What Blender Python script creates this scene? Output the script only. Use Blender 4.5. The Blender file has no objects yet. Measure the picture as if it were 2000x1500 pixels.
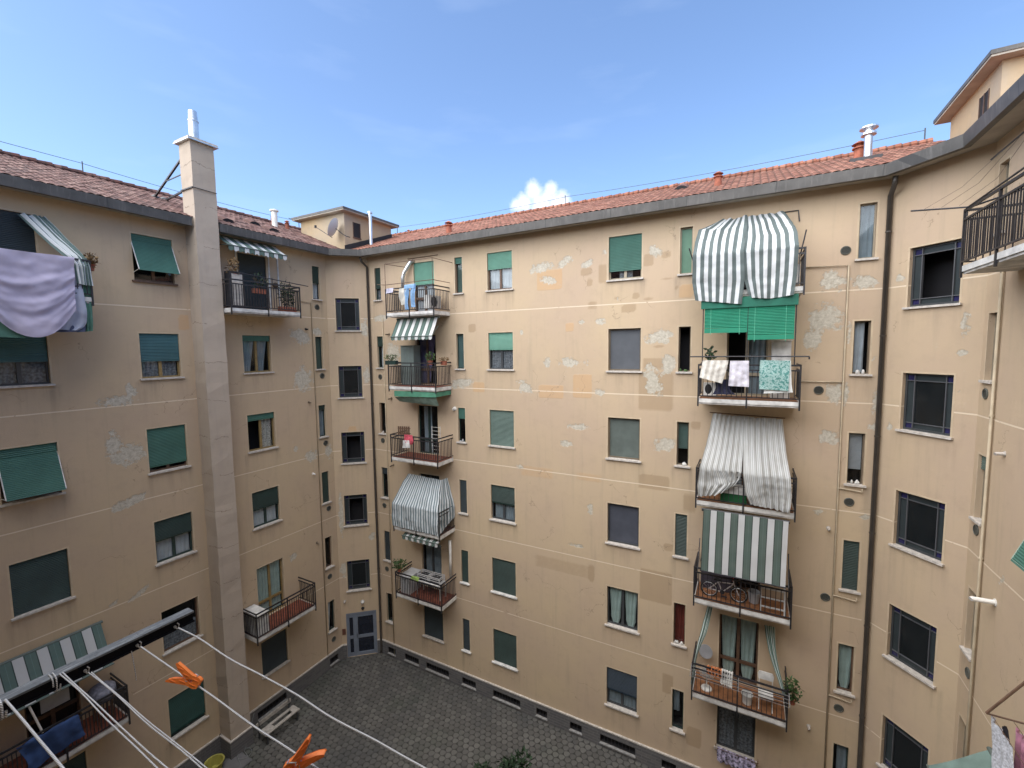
import bpy, math, random
from mathutils import Vector, Matrix, noise as mnoise
random.seed(7)
S = bpy.context.scene
PI = math.pi
# ------------------------------------------------------------------ camera
CAMZ = 15.5
cd = bpy.data.cameras.new('camera'); cam = bpy.data.objects.new('camera', cd)
S.collection.objects.link(cam); S.camera = cam
cd.sensor_width = 36; cd.lens = 862.35/2000*36; cd.clip_start = 0.05; cd.clip_end = 5000
_p, _r, _y = .0805, -.0125, .4951
_F = Vector((-math.sin(_y), math.cos(_y), 0)); _R = Vector((math.cos(_y), math.sin(_y), 0)); _U = Vector((0, 0, 1))
F2 = _F*math.cos(_p)-_U*math.sin(_p); U2 = _U*math.cos(_p)+_F*math.sin(_p)
R3 = _R*math.cos(_r)+U2*math.sin(_r); U3 = U2*math.cos(_r)-_R*math.sin(_r)
M = Matrix((R3, U3, -F2)).transposed().to_4x4(); M.translation = Vector((0, 0, CAMZ))
cam.matrix_world = M
# ------------------------------------------------------------------ light
SUN_AZ, SUN_EL = math.radians(203), math.radians(54)     # compass style: 0 = +Y, clockwise
SKY = 0.15; SUNW = 3.5
S.view_settings.view_transform = 'Standard'; S.view_settings.look = 'None'
S.view_settings.exposure = 1.13; S.view_settings.gamma = 1
W = bpy.data.worlds.new('World'); S.world = W; W.use_nodes = True
nt = W.node_tree; nt.nodes.clear()
def N(nt, typ, **kw):
    n = nt.nodes.new(typ)
    for k, v in kw.items(): setattr(n, k, v)
    return n
sky = N(nt, 'ShaderNodeTexSky', sky_type='NISHITA', sun_disc=False, sun_elevation=SUN_EL, sun_rotation=SUN_AZ,
        altitude=100, air_density=1.0, dust_density=1.6, ozone_density=2.0)
bg = N(nt, 'ShaderNodeBackground'); bg.inputs[1].default_value = SKY
wo = N(nt, 'ShaderNodeOutputWorld')
tc = N(nt, 'ShaderNodeTexCoord')
def vdot(v, c):
    n = N(nt, 'ShaderNodeVectorMath', operation='DISTANCE'); nt.links.new(v, n.inputs[0]); n.inputs[1].default_value = c
    return n.outputs['Value']
def wm(op, a, b=None, c=None, clamp=False):
    n = N(nt, 'ShaderNodeMath', operation=op, use_clamp=clamp)
    for i, x in enumerate((a, b, c)):
        if x is None: continue
        if isinstance(x, (int, float)): n.inputs[i].default_value = x
        else: nt.links.new(x, n.inputs[i])
    return n.outputs[0]
# small cumulus cloud low over the roof: a few overlapping puffs, edges broken by noise
nz = N(nt, 'ShaderNodeTexNoise'); nz.inputs['Scale'].default_value = 22; nz.inputs['Detail'].default_value = 9; nz.inputs['Roughness'].default_value = .62
nt.links.new(tc.outputs['Generated'], nz.inputs['Vector'])
cl = None
for c, rad in (((-.395, .866, .302), .050), ((-.362, .880, .302), .040), ((-.425, .852, .300), .036), ((-.440, .845, .300), .022),
               ((-.352, .884, .300), .028), ((-.405, .862, .325), .035), ((-.375, .873, .329), .026)
               ):
    c = Vector(c).normalized()
    d = wm('SUBTRACT', 1.0, wm('DIVIDE', vdot(tc.outputs['Generated'], c), rad*.86))
    cl = d if cl is None else wm('MAXIMUM', cl, d)
cl = wm('ADD', cl, wm('MULTIPLY', wm('SUBTRACT', nz.outputs['Fac'], .53), 1.9))
cl = wm('MULTIPLY', cl, 1.3, clamp=True)
nz2 = N(nt, 'ShaderNodeTexNoise'); nz2.inputs['Scale'].default_value = 5; nz2.inputs['Detail'].default_value = 6
mp = N(nt, 'ShaderNodeMapping'); mp.inputs['Scale'].default_value = (1, 1, 4)
nt.links.new(tc.outputs['Generated'], mp.inputs[0]); nt.links.new(mp.outputs[0], nz2.inputs['Vector'])
wisp = wm('MULTIPLY', wm('SUBTRACT', nz2.outputs['Fac'], .55), .22, clamp=True)
hsv = N(nt, 'ShaderNodeMix', data_type='RGBA', blend_type='MULTIPLY'); hsv.inputs[0].default_value = 1
nt.links.new(sky.outputs[0], hsv.inputs[6]); hsv.inputs[7].default_value = (.76, .825, .905, 1)
mw = N(nt, 'ShaderNodeMix', data_type='RGBA'); nt.links.new(wisp, mw.inputs[0]); nt.links.new(hsv.outputs[2], mw.inputs[6]); mw.inputs[7].default_value = (4.6, 5.0, 5.6, 1)
mx = N(nt, 'ShaderNodeMix', data_type='RGBA'); nt.links.new(cl, mx.inputs[0]); nt.links.new(mw.outputs[2], mx.inputs[6]); mx.inputs[7].default_value = (4.0, 4.15, 4.5, 1)
nt.links.new(mx.outputs[2], bg.inputs[0]); nt.links.new(bg.outputs[0], wo.inputs[0])
sd = bpy.data.lights.new('sun', 'SUN'); sd.energy = SUNW; sd.angle = math.radians(110); sd.color = (1, .92, .79)
sun = bpy.data.objects.new('sun', sd); S.collection.objects.link(sun)
sv = Vector((math.sin(SUN_AZ)*math.cos(SUN_EL), math.cos(SUN_AZ)*math.cos(SUN_EL), math.sin(SUN_EL)))
sun.rotation_euler = sv.to_track_quat('Z', 'Y').to_euler(); sun.location = sv*60
S.cycles.max_bounces = 8; S.cycles.diffuse_bounces = 4; S.cycles.transparent_max_bounces = 12

# ------------------------------------------------------------------ helpers
class MB:
    def __init__(s): s.v = []; s.f = []; s.m = []; s.uv = None
    def add(s, vs, fs, mi=0):
        o = len(s.v); s.v += [tuple(v) for v in vs]; s.f += [tuple(i+o for i in f) for f in fs]; s.m += [mi]*len(fs); return s
    def box(s, x0, x1, y0, y1, z0, z1, mi=0):
        if x0 > x1: x0, x1 = x1, x0
        if y0 > y1: y0, y1 = y1, y0
        return s.add([(x0,y0,z0),(x1,y0,z0),(x1,y1,z0),(x0,y1,z0),(x0,y0,z1),(x1,y0,z1),(x1,y1,z1),(x0,y1,z1)],
                     [(0,3,2,1),(4,5,6,7),(0,1,5,4),(1,2,6,5),(2,3,7,6),(3,0,4,7)], mi)
    def tube(s, pts, r, n=6, mi=0, cap=True):
        pts = [Vector(p) for p in pts]; rr = r if isinstance(r, (list, tuple)) else [r]*len(pts)
        vs = []; fs = []; up = None
        for i, p in enumerate(pts):
            t = (pts[min(i+1, len(pts)-1)]-pts[max(i-1, 0)]).normalized()
            if up is None: up = t.orthogonal().normalized()
            up = (up-t*up.dot(t)).normalized() if (up-t*up.dot(t)).length > 1e-6 else t.orthogonal().normalized()
            b = t.cross(up)
            for k in range(n):
                a = 2*PI*k/n; vs.append(p+(up*math.cos(a)+b*math.sin(a))*rr[i])
        for i in range(len(pts)-1):
            for k in range(n):
                fs.append((i*n+k, i*n+(k+1) % n, (i+1)*n+(k+1) % n, (i+1)*n+k))
        if cap: fs.append(tuple(range(n-1, -1, -1))); fs.append(tuple((len(pts)-1)*n+k for k in range(n)))
        return s.add(vs, fs, mi)
    def bar(s, a, b, w, h=None, mi=0):
        a = Vector(a); b = Vector(b); h = h or w; t = (b-a).normalized()
        side = t.cross(Vector((0,0,1)));
        side = side.normalized() if side.length > 1e-4 else Vector((1,0,0))
        up = side.cross(t); vs = []
        for p in (a, b):
            for sx, sz in ((-1,-1),(1,-1),(1,1),(-1,1)): vs.append(p+side*sx*w/2+up*sz*h/2)
        return s.add(vs, [(0,1,2,3),(7,6,5,4),(0,4,5,1),(1,5,6,2),(2,6,7,3),(3,7,4,0)], mi)
    def lathe(s, prof, n=16, c=(0,0,0), mi=0):
        vs = []; fs = []
        for r, z in prof:
            for k in range(n):
                a = 2*PI*k/n; vs.append((c[0]+r*math.cos(a), c[1]+r*math.sin(a), c[2]+z))
        for i in range(len(prof)-1):
            for k in range(n): fs.append((i*n+k, i*n+(k+1) % n, (i+1)*n+(k+1) % n, (i+1)*n+k))
        return s.add(vs, fs, mi)
    def prism(s, poly, y0, y1, mi=0):      # poly in x,z ; extruded along y
        n = len(poly); vs = [(x, y0, z) for x, z in poly]+[(x, y1, z) for x, z in poly]
        fs = [tuple(range(n)), tuple(range(2*n-1, n-1, -1))]+[(i, (i+1) % n+0, (i+1) % n+n, i+n)[::-1] for i in range(n)]
        return s.add(vs, fs, mi)
    def build(s, name, mats, parent=None, smooth=False, loc=None, rz=0, mat4=None):
        me = bpy.data.meshes.new(name); me.from_pydata(s.v, [], s.f)
        mats = mats if isinstance(mats, (list, tuple)) else [mats]
        for m in mats: me.materials.append(m)
        if len(mats) > 1: me.polygons.foreach_set('material_index', s.m)
        if smooth: me.polygons.foreach_set('use_smooth', [True]*len(s.f))
        if s.uv:
            ul = me.uv_layers.new(name='UVMap')
            for l in me.loops: ul.data[l.index].uv = s.uv[l.vertex_index]
        me.update()
        o = bpy.data.objects.new(name, me); S.collection.objects.link(o)
        if parent: o.parent = parent
        if loc: o.location = loc
        if rz: o.rotation_euler = (0, 0, rz)
        if mat4 is not None: o.matrix_local = mat4
        return o
def tag(o, label=None, cat=None, group=None, kind=None):
    if label: o['label'] = label
    if cat: o['category'] = cat
    if group: o['group'] = group
    if kind: o['kind'] = kind
    return o
def empty(name, loc, rz=0, parent=None):
    o = bpy.data.objects.new(name, None); o.empty_display_size = .2; S.collection.objects.link(o)
    o.location = loc; o.rotation_euler = (0, 0, rz)
    if parent: o.parent = parent
    return o

# ------------------------------------------------------------------ materials
MATS = {}
def mat(name, col=(.5,.5,.5), rough=.7, metal=0, spec=.5, var=.12, vscale=3.0, bump=0, bscale=40, trans=0, dirt=0):
    if name in MATS: return MATS[name]
    m = bpy.data.materials.new(name); m.use_nodes = True; t = m.node_tree; b = t.nodes['Principled BSDF']
    b.inputs['Roughness'].default_value = rough; b.inputs['Metallic'].default_value = metal
    b.inputs['Specular IOR Level'].default_value = spec
    co = N(t, 'ShaderNodeTexCoord'); no = N(t, 'ShaderNodeTexNoise'); no.inputs['Scale'].default_value = vscale; no.inputs['Detail'].default_value = 6
    t.links.new(co.outputs['Object'], no.inputs['Vector'])
    r = N(t, 'ShaderNodeValToRGB'); r.color_ramp.elements[0].position = .32; r.color_ramp.elements[1].position = .68
    r.color_ramp.elements[0].color = tuple(c*(1-var) for c in col)+(1,); r.color_ramp.elements[1].color = tuple(min(1, c*(1+var)) for c in col)+(1,)
    t.links.new(no.outputs['Fac'], r.inputs[0]); t.links.new(r.outputs[0], b.inputs['Base Color'])
    if bump:
        n2 = N(t, 'ShaderNodeTexNoise'); n2.inputs['Scale'].default_value = bscale; n2.inputs['Detail'].default_value = 4
        t.links.new(co.outputs['Object'], n2.inputs['Vector'])
        bm = N(t, 'ShaderNodeBump'); bm.inputs['Strength'].default_value = bump; bm.inputs['Distance'].default_value = .02
        t.links.new(n2.outputs['Fac'], bm.inputs['Height']); t.links.new(bm.outputs[0], b.inputs['Normal'])
    if trans:
        tr = N(t, 'ShaderNodeBsdfTranslucent'); t.links.new(r.outputs[0], tr.inputs[0])
        ms = N(t, 'ShaderNodeMixShader'); ms.inputs[0].default_value = trans
        out = t.nodes['Material Output']; t.links.new(b.outputs[0], ms.inputs[1]); t.links.new(tr.outputs[0], ms.inputs[2]); t.links.new(ms.outputs[0], out.inputs[0])
    MATS[name] = m; return m
def tm(t, op, a, b=None, c=None, clamp=False):
    n = N(t, 'ShaderNodeMath', operation=op, use_clamp=clamp)
    for i, x in enumerate((a, b, c)):
        if x is None: continue
        if isinstance(x, (int, float)): n.inputs[i].default_value = x
        else: t.links.new(x, n.inputs[i])
    return n.outputs[0]
def glass():
    if 'glass' in MATS: return MATS['glass']
    m = bpy.data.materials.new('window_glass'); m.use_nodes = True; t = m.node_tree; t.nodes.clear()
    g = N(t, 'ShaderNodeBsdfGlossy'); g.inputs['Roughness'].default_value = .03; g.inputs[0].default_value = (.9,.95,1,1)
    tr = N(t, 'ShaderNodeBsdfTransparent'); tr.inputs[0].default_value = (.80,.84,.85,1)
    lw = N(t, 'ShaderNodeLayerWeight'); lw.inputs[0].default_value = .5; fr = tm(t, 'ADD', .04, tm(t, 'MULTIPLY', tm(t, 'POWER', lw.outputs['Facing'], 5.0), .9))
    ms = N(t, 'ShaderNodeMixShader'); out = N(t, 'ShaderNodeOutputMaterial')
    t.links.new(fr, ms.inputs[0]); t.links.new(tr.outputs[0], ms.inputs[1]); t.links.new(g.outputs[0], ms.inputs[2]); t.links.new(ms.outputs[0], out.inputs[0])
    MATS['glass'] = m; return m
def mixc(t, f, a, b):
    n = N(t, 'ShaderNodeMix', data_type='RGBA')
    for i, x in ((0, f), (6, a), (7, b)):
        if isinstance(x, tuple): n.inputs[i].default_value = x+(1,) if len(x) == 3 else x
        elif isinstance(x, (int, float)): n.inputs[i].default_value = x
        else: t.links.new(x, n.inputs[i])
    return n.outputs[2]
def tnoise(t, vec, scale, detail=6, rough=.55):
    n = N(t, 'ShaderNodeTexNoise'); n.inputs['Scale'].default_value = scale; n.inputs['Detail'].default_value = detail; n.inputs['Roughness'].default_value = rough
    t.links.new(vec, n.inputs['Vector']); return n.outputs['Fac']
def plaster(name='wall_plaster', base=(.535,.425,.285), base2=(.49,.38,.28), lines=True):
    m = bpy.data.materials.new(name); m.use_nodes = True; t = m.node_tree; b = t.nodes['Principled BSDF']
    co = N(t, 'ShaderNodeTexCoord').outputs['Object']
    b.inputs['Roughness'].default_value = .92; b.inputs['Specular IOR Level'].default_value = .2
    big = tnoise(t, co, .35, 5); mid = tnoise(t, co, 2.2, 8, .65); fine = tnoise(t, co, 30, 4, .6)
    mp = N(t, 'ShaderNodeMapping'); mp.inputs['Scale'].default_value = (3.2, 3.2, .22); t.links.new(co, mp.inputs[0])
    streak = tnoise(t, mp.outputs[0], 1.4, 7, .6)
    f1 = tm(t, 'MULTIPLY', tm(t, 'SUBTRACT', big, .32), 2.8, clamp=True)
    col = mixc(t, f1, base2, base)
    f2 = tm(t, 'MULTIPLY', tm(t, 'SUBTRACT', mid, .50), 1.3, clamp=True)
    col = mixc(t, f2, col, tuple(x*.78 for x in base2))
    f3 = tm(t, 'MULTIPLY', tm(t, 'SUBTRACT', streak, .54), 2.2, clamp=True)
    col = mixc(t, f3, col, (base[0]*.72, base[1]*.74, base[2]*.80))
    f4 = tm(t, 'MULTIPLY', tm(t, 'SUBTRACT', tnoise(t, co, .9, 9, .75), .60), 3.5, clamp=True)
    col = mixc(t, f4, col, (base[0]*1.12, base[1]*1.13, base[2]*1.18))
    height = tm(t, 'MULTIPLY', fine, .25)
    if lines:
        sp = N(t, 'ShaderNodeSeparateXYZ'); t.links.new(co, sp.inputs[0]); z = sp.outputs[2]
        wob = tm(t, 'MULTIPLY', tm(t, 'SUBTRACT', tnoise(t, co, 1.2, 3), .5), .02)
        fr = tm(t, 'FRACT', tm(t, 'DIVIDE', tm(t, 'ADD', z, wob), 3.2))      # floor lines at 1.02 + 3.2k (z from ground)
        d = tm(t, 'ABSOLUTE', tm(t, 'SUBTRACT', fr, 1.02/3.2))
        ln = tm(t, 'LESS_THAN', d, .017/3.2)
        ln = tm(t, 'MULTIPLY', ln, tm(t, 'GREATER_THAN', z, 3.0))
        ln = tm(t, 'MULTIPLY', ln, tm(t, 'GREATER_THAN', tnoise(t, co, 1.7, 8, .7), .40))
        def attr(nm):
            a = N(t, 'ShaderNodeAttribute', attribute_type='GEOMETRY', attribute_name=nm); return a.outputs['Fac']
        en = tm(t, 'MULTIPLY', tm(t, 'SUBTRACT', tnoise(t, co, 3.6, 9, .76), .5), 2.6)
        en2 = tm(t, 'MULTIPLY', tm(t, 'SUBTRACT', tnoise(t, co, 7, 5, .6), .5), .35)
        br = tm(t, 'MULTIPLY', tm(t, 'SUBTRACT', tm(t, 'ADD', attr('brown'), tm(t, 'MULTIPLY', en2, .5)), .35), 4, clamp=True)
        col = mixc(t, tm(t, 'MULTIPLY', br, .55), col, (.34, .245, .15))
        orr = tm(t, 'MULTIPLY', tm(t, 'SUBTRACT', tm(t, 'ADD', attr('orange'), en2), .35), 4, clamp=True)
        oc = mixc(t, tnoise(t, co, 2.5, 5), (.62, .36, .16), (.50, .34, .19))
        col = mixc(t, tm(t, 'MULTIPLY', orr, .5), col, oc)
        pa = attr('peel')
        pe = tm(t, 'MULTIPLY', tm(t, 'SUBTRACT', tm(t, 'ADD', pa, tm(t, 'MULTIPLY', en, tm(t, 'MINIMUM', 1.0, tm(t, 'MULTIPLY', pa, 3.0)))), .41), 7, clamp=True)
        pn = tm(t, 'MULTIPLY', tm(t, 'SUBTRACT', tnoise(t, co, 9, 8, .8), .36), 3.2, clamp=True)
        pc = mixc(t, pn, (.36, .335, .27), (.68, .655, .57))
        col = mixc(t, tm(t, 'MULTIPLY', ln, tm(t, 'SUBTRACT', 1.0, pe)), col, (.70, .60, .46))
        col = mixc(t, tm(t, 'MULTIPLY', pe, .9), col, pc)
        height = tm(t, 'ADD', height, tm(t, 'MULTIPLY', pe, tm(t, 'SUBTRACT', tm(t, 'MULTIPLY', pn, .5), .9)))
        height = tm(t, 'ADD', height, tm(t, 'MULTIPLY', orr, .3))
        chip = tm(t, 'MULTIPLY', tm(t, 'SUBTRACT', tm(t, 'ADD', tnoise(t, co, 4.5, 8, .8), tm(t, 'MULTIPLY', attr('worn'), .085)), .655), 14, clamp=True)
        col = mixc(t, tm(t, 'MULTIPLY', chip, .5), col, mixc(t, tnoise(t, co, 3, 2), (.28,.20,.13), (.68,.60,.48)))
        dr = tm(t, 'MULTIPLY', attr('drip'), tm(t, 'MULTIPLY', tm(t, 'SUBTRACT', streak, .36), 3.2, clamp=True))
        col = mixc(t, tm(t, 'MULTIPLY', dr, .55), col, (.20,.165,.125))
        # hairline cracks
        vo = N(t, 'ShaderNodeTexVoronoi', feature='DISTANCE_TO_EDGE'); vo.inputs['Scale'].default_value = .55
        wv = N(t, 'ShaderNodeVectorMath', operation='ADD'); t.links.new(co, wv.inputs[0])
        nn = N(t, 'ShaderNodeTexNoise'); nn.inputs['Scale'].default_value = 2.2; nn.inputs['Detail'].default_value = 8; t.links.new(co, nn.inputs['Vector']); t.links.new(nn.outputs['Color'], wv.inputs[1])
        t.links.new(wv.outputs[0], vo.inputs['Vector'])
        cr = tm(t, 'MULTIPLY', tm(t, 'LESS_THAN', vo.outputs['Distance'], .004), tm(t, 'GREATER_THAN', tnoise(t, co, .6, 3), .57))
        col = mixc(t, tm(t, 'MULTIPLY', cr, .5), col, (.22, .17, .12))
    if name == 'chimney_render':
        sp = N(t, 'ShaderNodeSeparateXYZ'); t.links.new(co, sp.inputs[0])
        zz = tm(t, 'ADD', tm(t, 'ADD', sp.outputs[2], tm(t, 'MULTIPLY', tnoise(t, co, 1.3, 5, .7), .5)), tm(t, 'MULTIPLY', sp.outputs[1], .12))
        fr = tm(t, 'FRACT', tm(t, 'DIVIDE', zz, 1.37)); ck = tm(t, 'LESS_THAN', fr, .012)
        ck = tm(t, 'MULTIPLY', ck, tm(t, 'GREATER_THAN', tnoise(t, co, 2.1, 4), .46))
        col = mixc(t, tm(t, 'MULTIPLY', ck, .55), col, (.14,.11,.09)); height = tm(t, 'SUBTRACT', height, tm(t, 'MULTIPLY', ck, 1.2))
    bm = N(t, 'ShaderNodeBump'); bm.inputs['Strength'].default_value = .55; bm.inputs['Distance'].default_value = .02
    t.links.new(height, bm.inputs['Height']); t.links.new(bm.outputs[0], b.inputs['Normal']); t.links.new(col, b.inputs['Base Color'])
    return m
PL = plaster()
PLC = plaster('chimney_render', (.49,.42,.345), (.43,.365,.30), lines=False)
PLT = plaster('tower_render', (.56,.42,.24), (.40,.345,.27), lines=False)
TRIM = mat('painted_trim', (.53,.43,.30), .85)
STONE = mat('sill_stone', (.50,.47,.43), .7, var=.2, vscale=9)
WHITE = mat('white_paint', (.60,.60,.58), .7, var=.25, vscale=4)
CONC = mat('slab_concrete', (.55,.53,.50), .85, var=.3, vscale=4, bump=.3)
BLK = mat('black_iron', (.022,.022,.026), .45, var=.4, vscale=8)
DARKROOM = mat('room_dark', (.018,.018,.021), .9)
BROWN = mat('brown_wood', (.11,.065,.042), .5, var=.25, vscale=8)
BRONZE = mat('bronze_metal', (.15,.12,.085), .4, var=.15)
BEIGE = mat('beige_frame', (.30,.26,.19), .5)
DKG = mat('dark_green_paint', (.018,.040,.036), .4, var=.2)
OCHRE = mat('ochre_wood', (.24,.17,.07), .5, var=.2, vscale=7)
STEEL = mat('dark_steel', (.045,.05,.055), .45)
SHG = mat('green_slats', (.050,.145,.115), .5, var=.12, vscale=2)
SHL = mat('light_green_slats', (.13,.30,.23), .5, var=.1, vscale=2)
SHT = mat('teal_slats', (.045,.13,.15), .5, var=.12, vscale=2)
SHD = mat('dark_green_slats', (.020,.044,.038), .5, var=.18, vscale=2)
SHK = mat('slate_slats', (.026,.040,.048), .5, var=.15, vscale=2)
SHGY = mat('grey_green_slats', (.10,.155,.135), .55, var=.12, vscale=2)
BLG = mat('bright_green_blind', (.012,.21,.125), .5, var=.1, vscale=2)
SCR = mat('insect_screen', (.085,.095,.11), .75, var=.08)
CUW = mat('white_curtain', (.66,.69,.72), .9, var=.1, trans=.25)
CUG = mat('pale_green_curtain', (.50,.62,.58), .9, var=.12, trans=.25)
CUB = mat('grey_blue_curtain', (.28,.33,.37), .9, var=.15, trans=.2)
CUD = mat('dark_lace_curtain', (.19,.20,.22), .9, var=.5, vscale=14, trans=.1)
CUR = mat('red_curtain', (.16,.022,.013), .9, var=.3, trans=.1)
CUP = mat('purple_curtain', (.10,.09,.17), .9, var=.3)
GUT = mat('gutter_metal', (.075,.072,.068), .5, var=.25, vscale=2.5, bump=.15, bscale=6)
SOF = mat('soffit_paint', (.40,.37,.32), .85)
PIPE = mat('downpipe_brown', (.055,.048,.042), .4, var=.2)
GAS = mat('painted_gas_pipe', (.45,.38,.27), .7, var=.15)
CHROME = mat('flue_steel', (.62,.64,.66), .3, metal=.85, var=.12)
PVC = mat('white_pvc', (.75,.74,.70), .5)
TERRA = mat('terracotta', (.30,.10,.06), .85, var=.25, vscale=9)
TILE = mat('balcony_red_tile', (.17,.05,.03), .6, var=.35, vscale=6)
BTAN = mat('balcony_tan_tile', (.22,.095,.04), .6, var=.3, vscale=6)
LEAF = mat('leaf_green', (.05,.10,.03), .6, var=.6, vscale=9, trans=.2)
LEAFD = mat('dark_leaf', (.022,.05,.022), .6, var=.6, vscale=9, trans=.15)
DRY = mat('dry_leaf', (.20,.13,.06), .8, var=.5, vscale=9)
RUB = mat('black_rubber', (.02,.02,.02), .6)
GREYP = mat('grey_plastic', (.35,.36,.38), .5)

# roof tiles
def tiles_mat(name, c1, c2, c3):
    m = bpy.data.materials.new(name); m.use_nodes = True; t = m.node_tree; b = t.nodes['Principled BSDF']
    co = N(t, 'ShaderNodeTexCoord').outputs['Object']; b.inputs['Roughness'].default_value = .85
    mp = N(t, 'ShaderNodeVectorMath', operation='DIVIDE'); t.links.new(co, mp.inputs[0]); mp.inputs[1].default_value = (.21, .36, 50)
    fl = N(t, 'ShaderNodeVectorMath', operation='FLOOR'); t.links.new(mp.outputs[0], fl.inputs[0])
    wn = N(t, 'ShaderNodeTexWhiteNoise', noise_dimensions='3D'); t.links.new(fl.outputs[0], wn.inputs['Vector'])
    r = N(t, 'ShaderNodeValToRGB'); e = r.color_ramp.elements; e[0].color = c1+(1,); e[1].color = c3+(1,); x = e.new(.5); x.color = c2+(1,)
    t.links.new(wn.outputs['Value'], r.inputs[0])
    f = tm(t, 'MULTIPLY', tm(t, 'SUBTRACT', tnoise(t, co, 3.5, 9, .75), .52), 4, clamp=True)
    col = mixc(t, tm(t, 'MULTIPLY', f, .7), r.outputs[0], (c1[0]*.45, c1[1]*.6, c1[2]*.7))
    sx = N(t, 'ShaderNodeSeparateXYZ'); t.links.new(co, sx.inputs[0]); fx = tm(t, 'FRACT', tm(t, 'DIVIDE', sx.outputs[0], .21)); gv = tm(t, 'MULTIPLY', tm(t, 'SUBTRACT', tm(t, 'ABSOLUTE', tm(t, 'SUBTRACT', fx, .5)), .30), 5.5, clamp=True)
    fy = tm(t, 'FRACT', tm(t, 'DIVIDE', sx.outputs[1], .36)); gy = tm(t, 'GREATER_THAN', fy, .93)
    col = mixc(t, tm(t, 'MULTIPLY', tm(t, 'MAXIMUM', gv, gy), .72), col, (.045,.028,.022))  # groove and row-end dirt, plus shade painted in to deepen the corrugation
    t.links.new(col, b.inputs['Base Color']); return m
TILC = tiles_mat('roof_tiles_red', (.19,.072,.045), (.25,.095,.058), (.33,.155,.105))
TILL = tiles_mat('roof_tiles_dark_mottled', (.075,.034,.030), (.125,.052,.042), (.21,.125,.105))  # darker, browner mottled tile colours than the red slopes
# plinth stone blocks
def plinth_mat():
    m = bpy.data.materials.new('plinth_stone'); m.use_nodes = True; t = m.node_tree; b = t.nodes['Principled BSDF']; b.inputs['Roughness'].default_value = .8
    co = N(t, 'ShaderNodeTexCoord').outputs['Object']
    sp = N(t, 'ShaderNodeSeparateXYZ'); t.links.new(co, sp.inputs[0]); cb = N(t, 'ShaderNodeCombineXYZ'); t.links.new(sp.outputs[0], cb.inputs[0]); t.links.new(sp.outputs[2], cb.inputs[1])
    br = N(t, 'ShaderNodeTexBrick'); t.links.new(cb.outputs[0], br.inputs['Vector']); br.inputs['Scale'].default_value = 1
    br.inputs['Color1'].default_value = (.12,.12,.125,1); br.inputs['Color2'].default_value = (.18,.175,.17,1); br.inputs['Mortar'].default_value = (.24,.24,.235,1)
    br.inputs['Brick Width'].default_value = .34; br.inputs['Row Height'].default_value = .115; br.inputs['Mortar Size'].default_value = .008
    f = tm(t, 'MULTIPLY', tnoise(t, co, 6, 8, .7), .8, clamp=True)
    col = mixc(t, f, br.outputs[0], (.10,.10,.105)); t.links.new(col, b.inputs['Base Color'])
    bm = N(t, 'ShaderNodeBump'); bm.inputs['Strength'].default_value = .8; bm.inputs['Distance'].default_value = .02
    t.links.new(tm(t, 'SUBTRACT', tnoise(t, co, 14, 6, .7), br.outputs['Fac']), bm.inputs['Height']); t.links.new(bm.outputs[0], b.inputs['Normal'])
    return m
PLI = plinth_mat()
def stripes(name, n, green=(.10,.15,.135), white=(.70,.71,.72), duty=.5, edge=0, grime=.35, trans=.12):
    """stripes along v; n pairs across u"""
    m = bpy.data.materials.new(name); m.use_nodes = True; t = m.node_tree; b = t.nodes['Principled BSDF']; b.inputs['Roughness'].default_value = .85
    b.inputs['Specular IOR Level'].default_value = .2
    uv = N(t, 'ShaderNodeUVMap').outputs[0]; sp = N(t, 'ShaderNodeSeparateXYZ'); t.links.new(uv, sp.inputs[0])
    fr = tm(t, 'FRACT', tm(t, 'MULTIPLY', sp.outputs[0], n))
    s = tm(t, 'LESS_THAN', fr, duty); col = mixc(t, s, white, green)
    if edge:
        e1 = tm(t, 'LESS_THAN', tm(t, 'ABSOLUTE', tm(t, 'SUBTRACT', fr, edge)), edge)
        e2 = tm(t, 'LESS_THAN', tm(t, 'ABSOLUTE', tm(t, 'SUBTRACT', fr, duty-edge)), edge)
        col = mixc(t, tm(t, 'MAXIMUM', e1, e2), col, tuple(x*.45 for x in green))
        e3 = tm(t, 'LESS_THAN', tm(t, 'ABSOLUTE', tm(t, 'SUBTRACT', fr, duty*.5)), edge*.5)
        col = mixc(t, tm(t, 'MULTIPLY', e3, .5), col, tuple(x*1.6 for x in green))
    co = N(t, 'ShaderNodeTexCoord').outputs['Object']
    g = tm(t, 'MULTIPLY', tm(t, 'SUBTRACT', tnoise(t, co, 2.0, 6, .6), .42), grime*2, clamp=True)
    col = mixc(t, g, col, (.27,.26,.22)); t.links.new(col, b.inputs['Base Color'])
    tr = N(t, 'ShaderNodeBsdfTranslucent'); t.links.new(col, tr.inputs[0]); ms = N(t, 'ShaderNodeMixShader'); ms.inputs[0].default_value = trans
    out = t.nodes['Material Output']; t.links.new(b.outputs[0], ms.inputs[1]); t.links.new(tr.outputs[0], ms.inputs[2]); t.links.new(ms.outputs[0], out.inputs[0])
    return m

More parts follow.
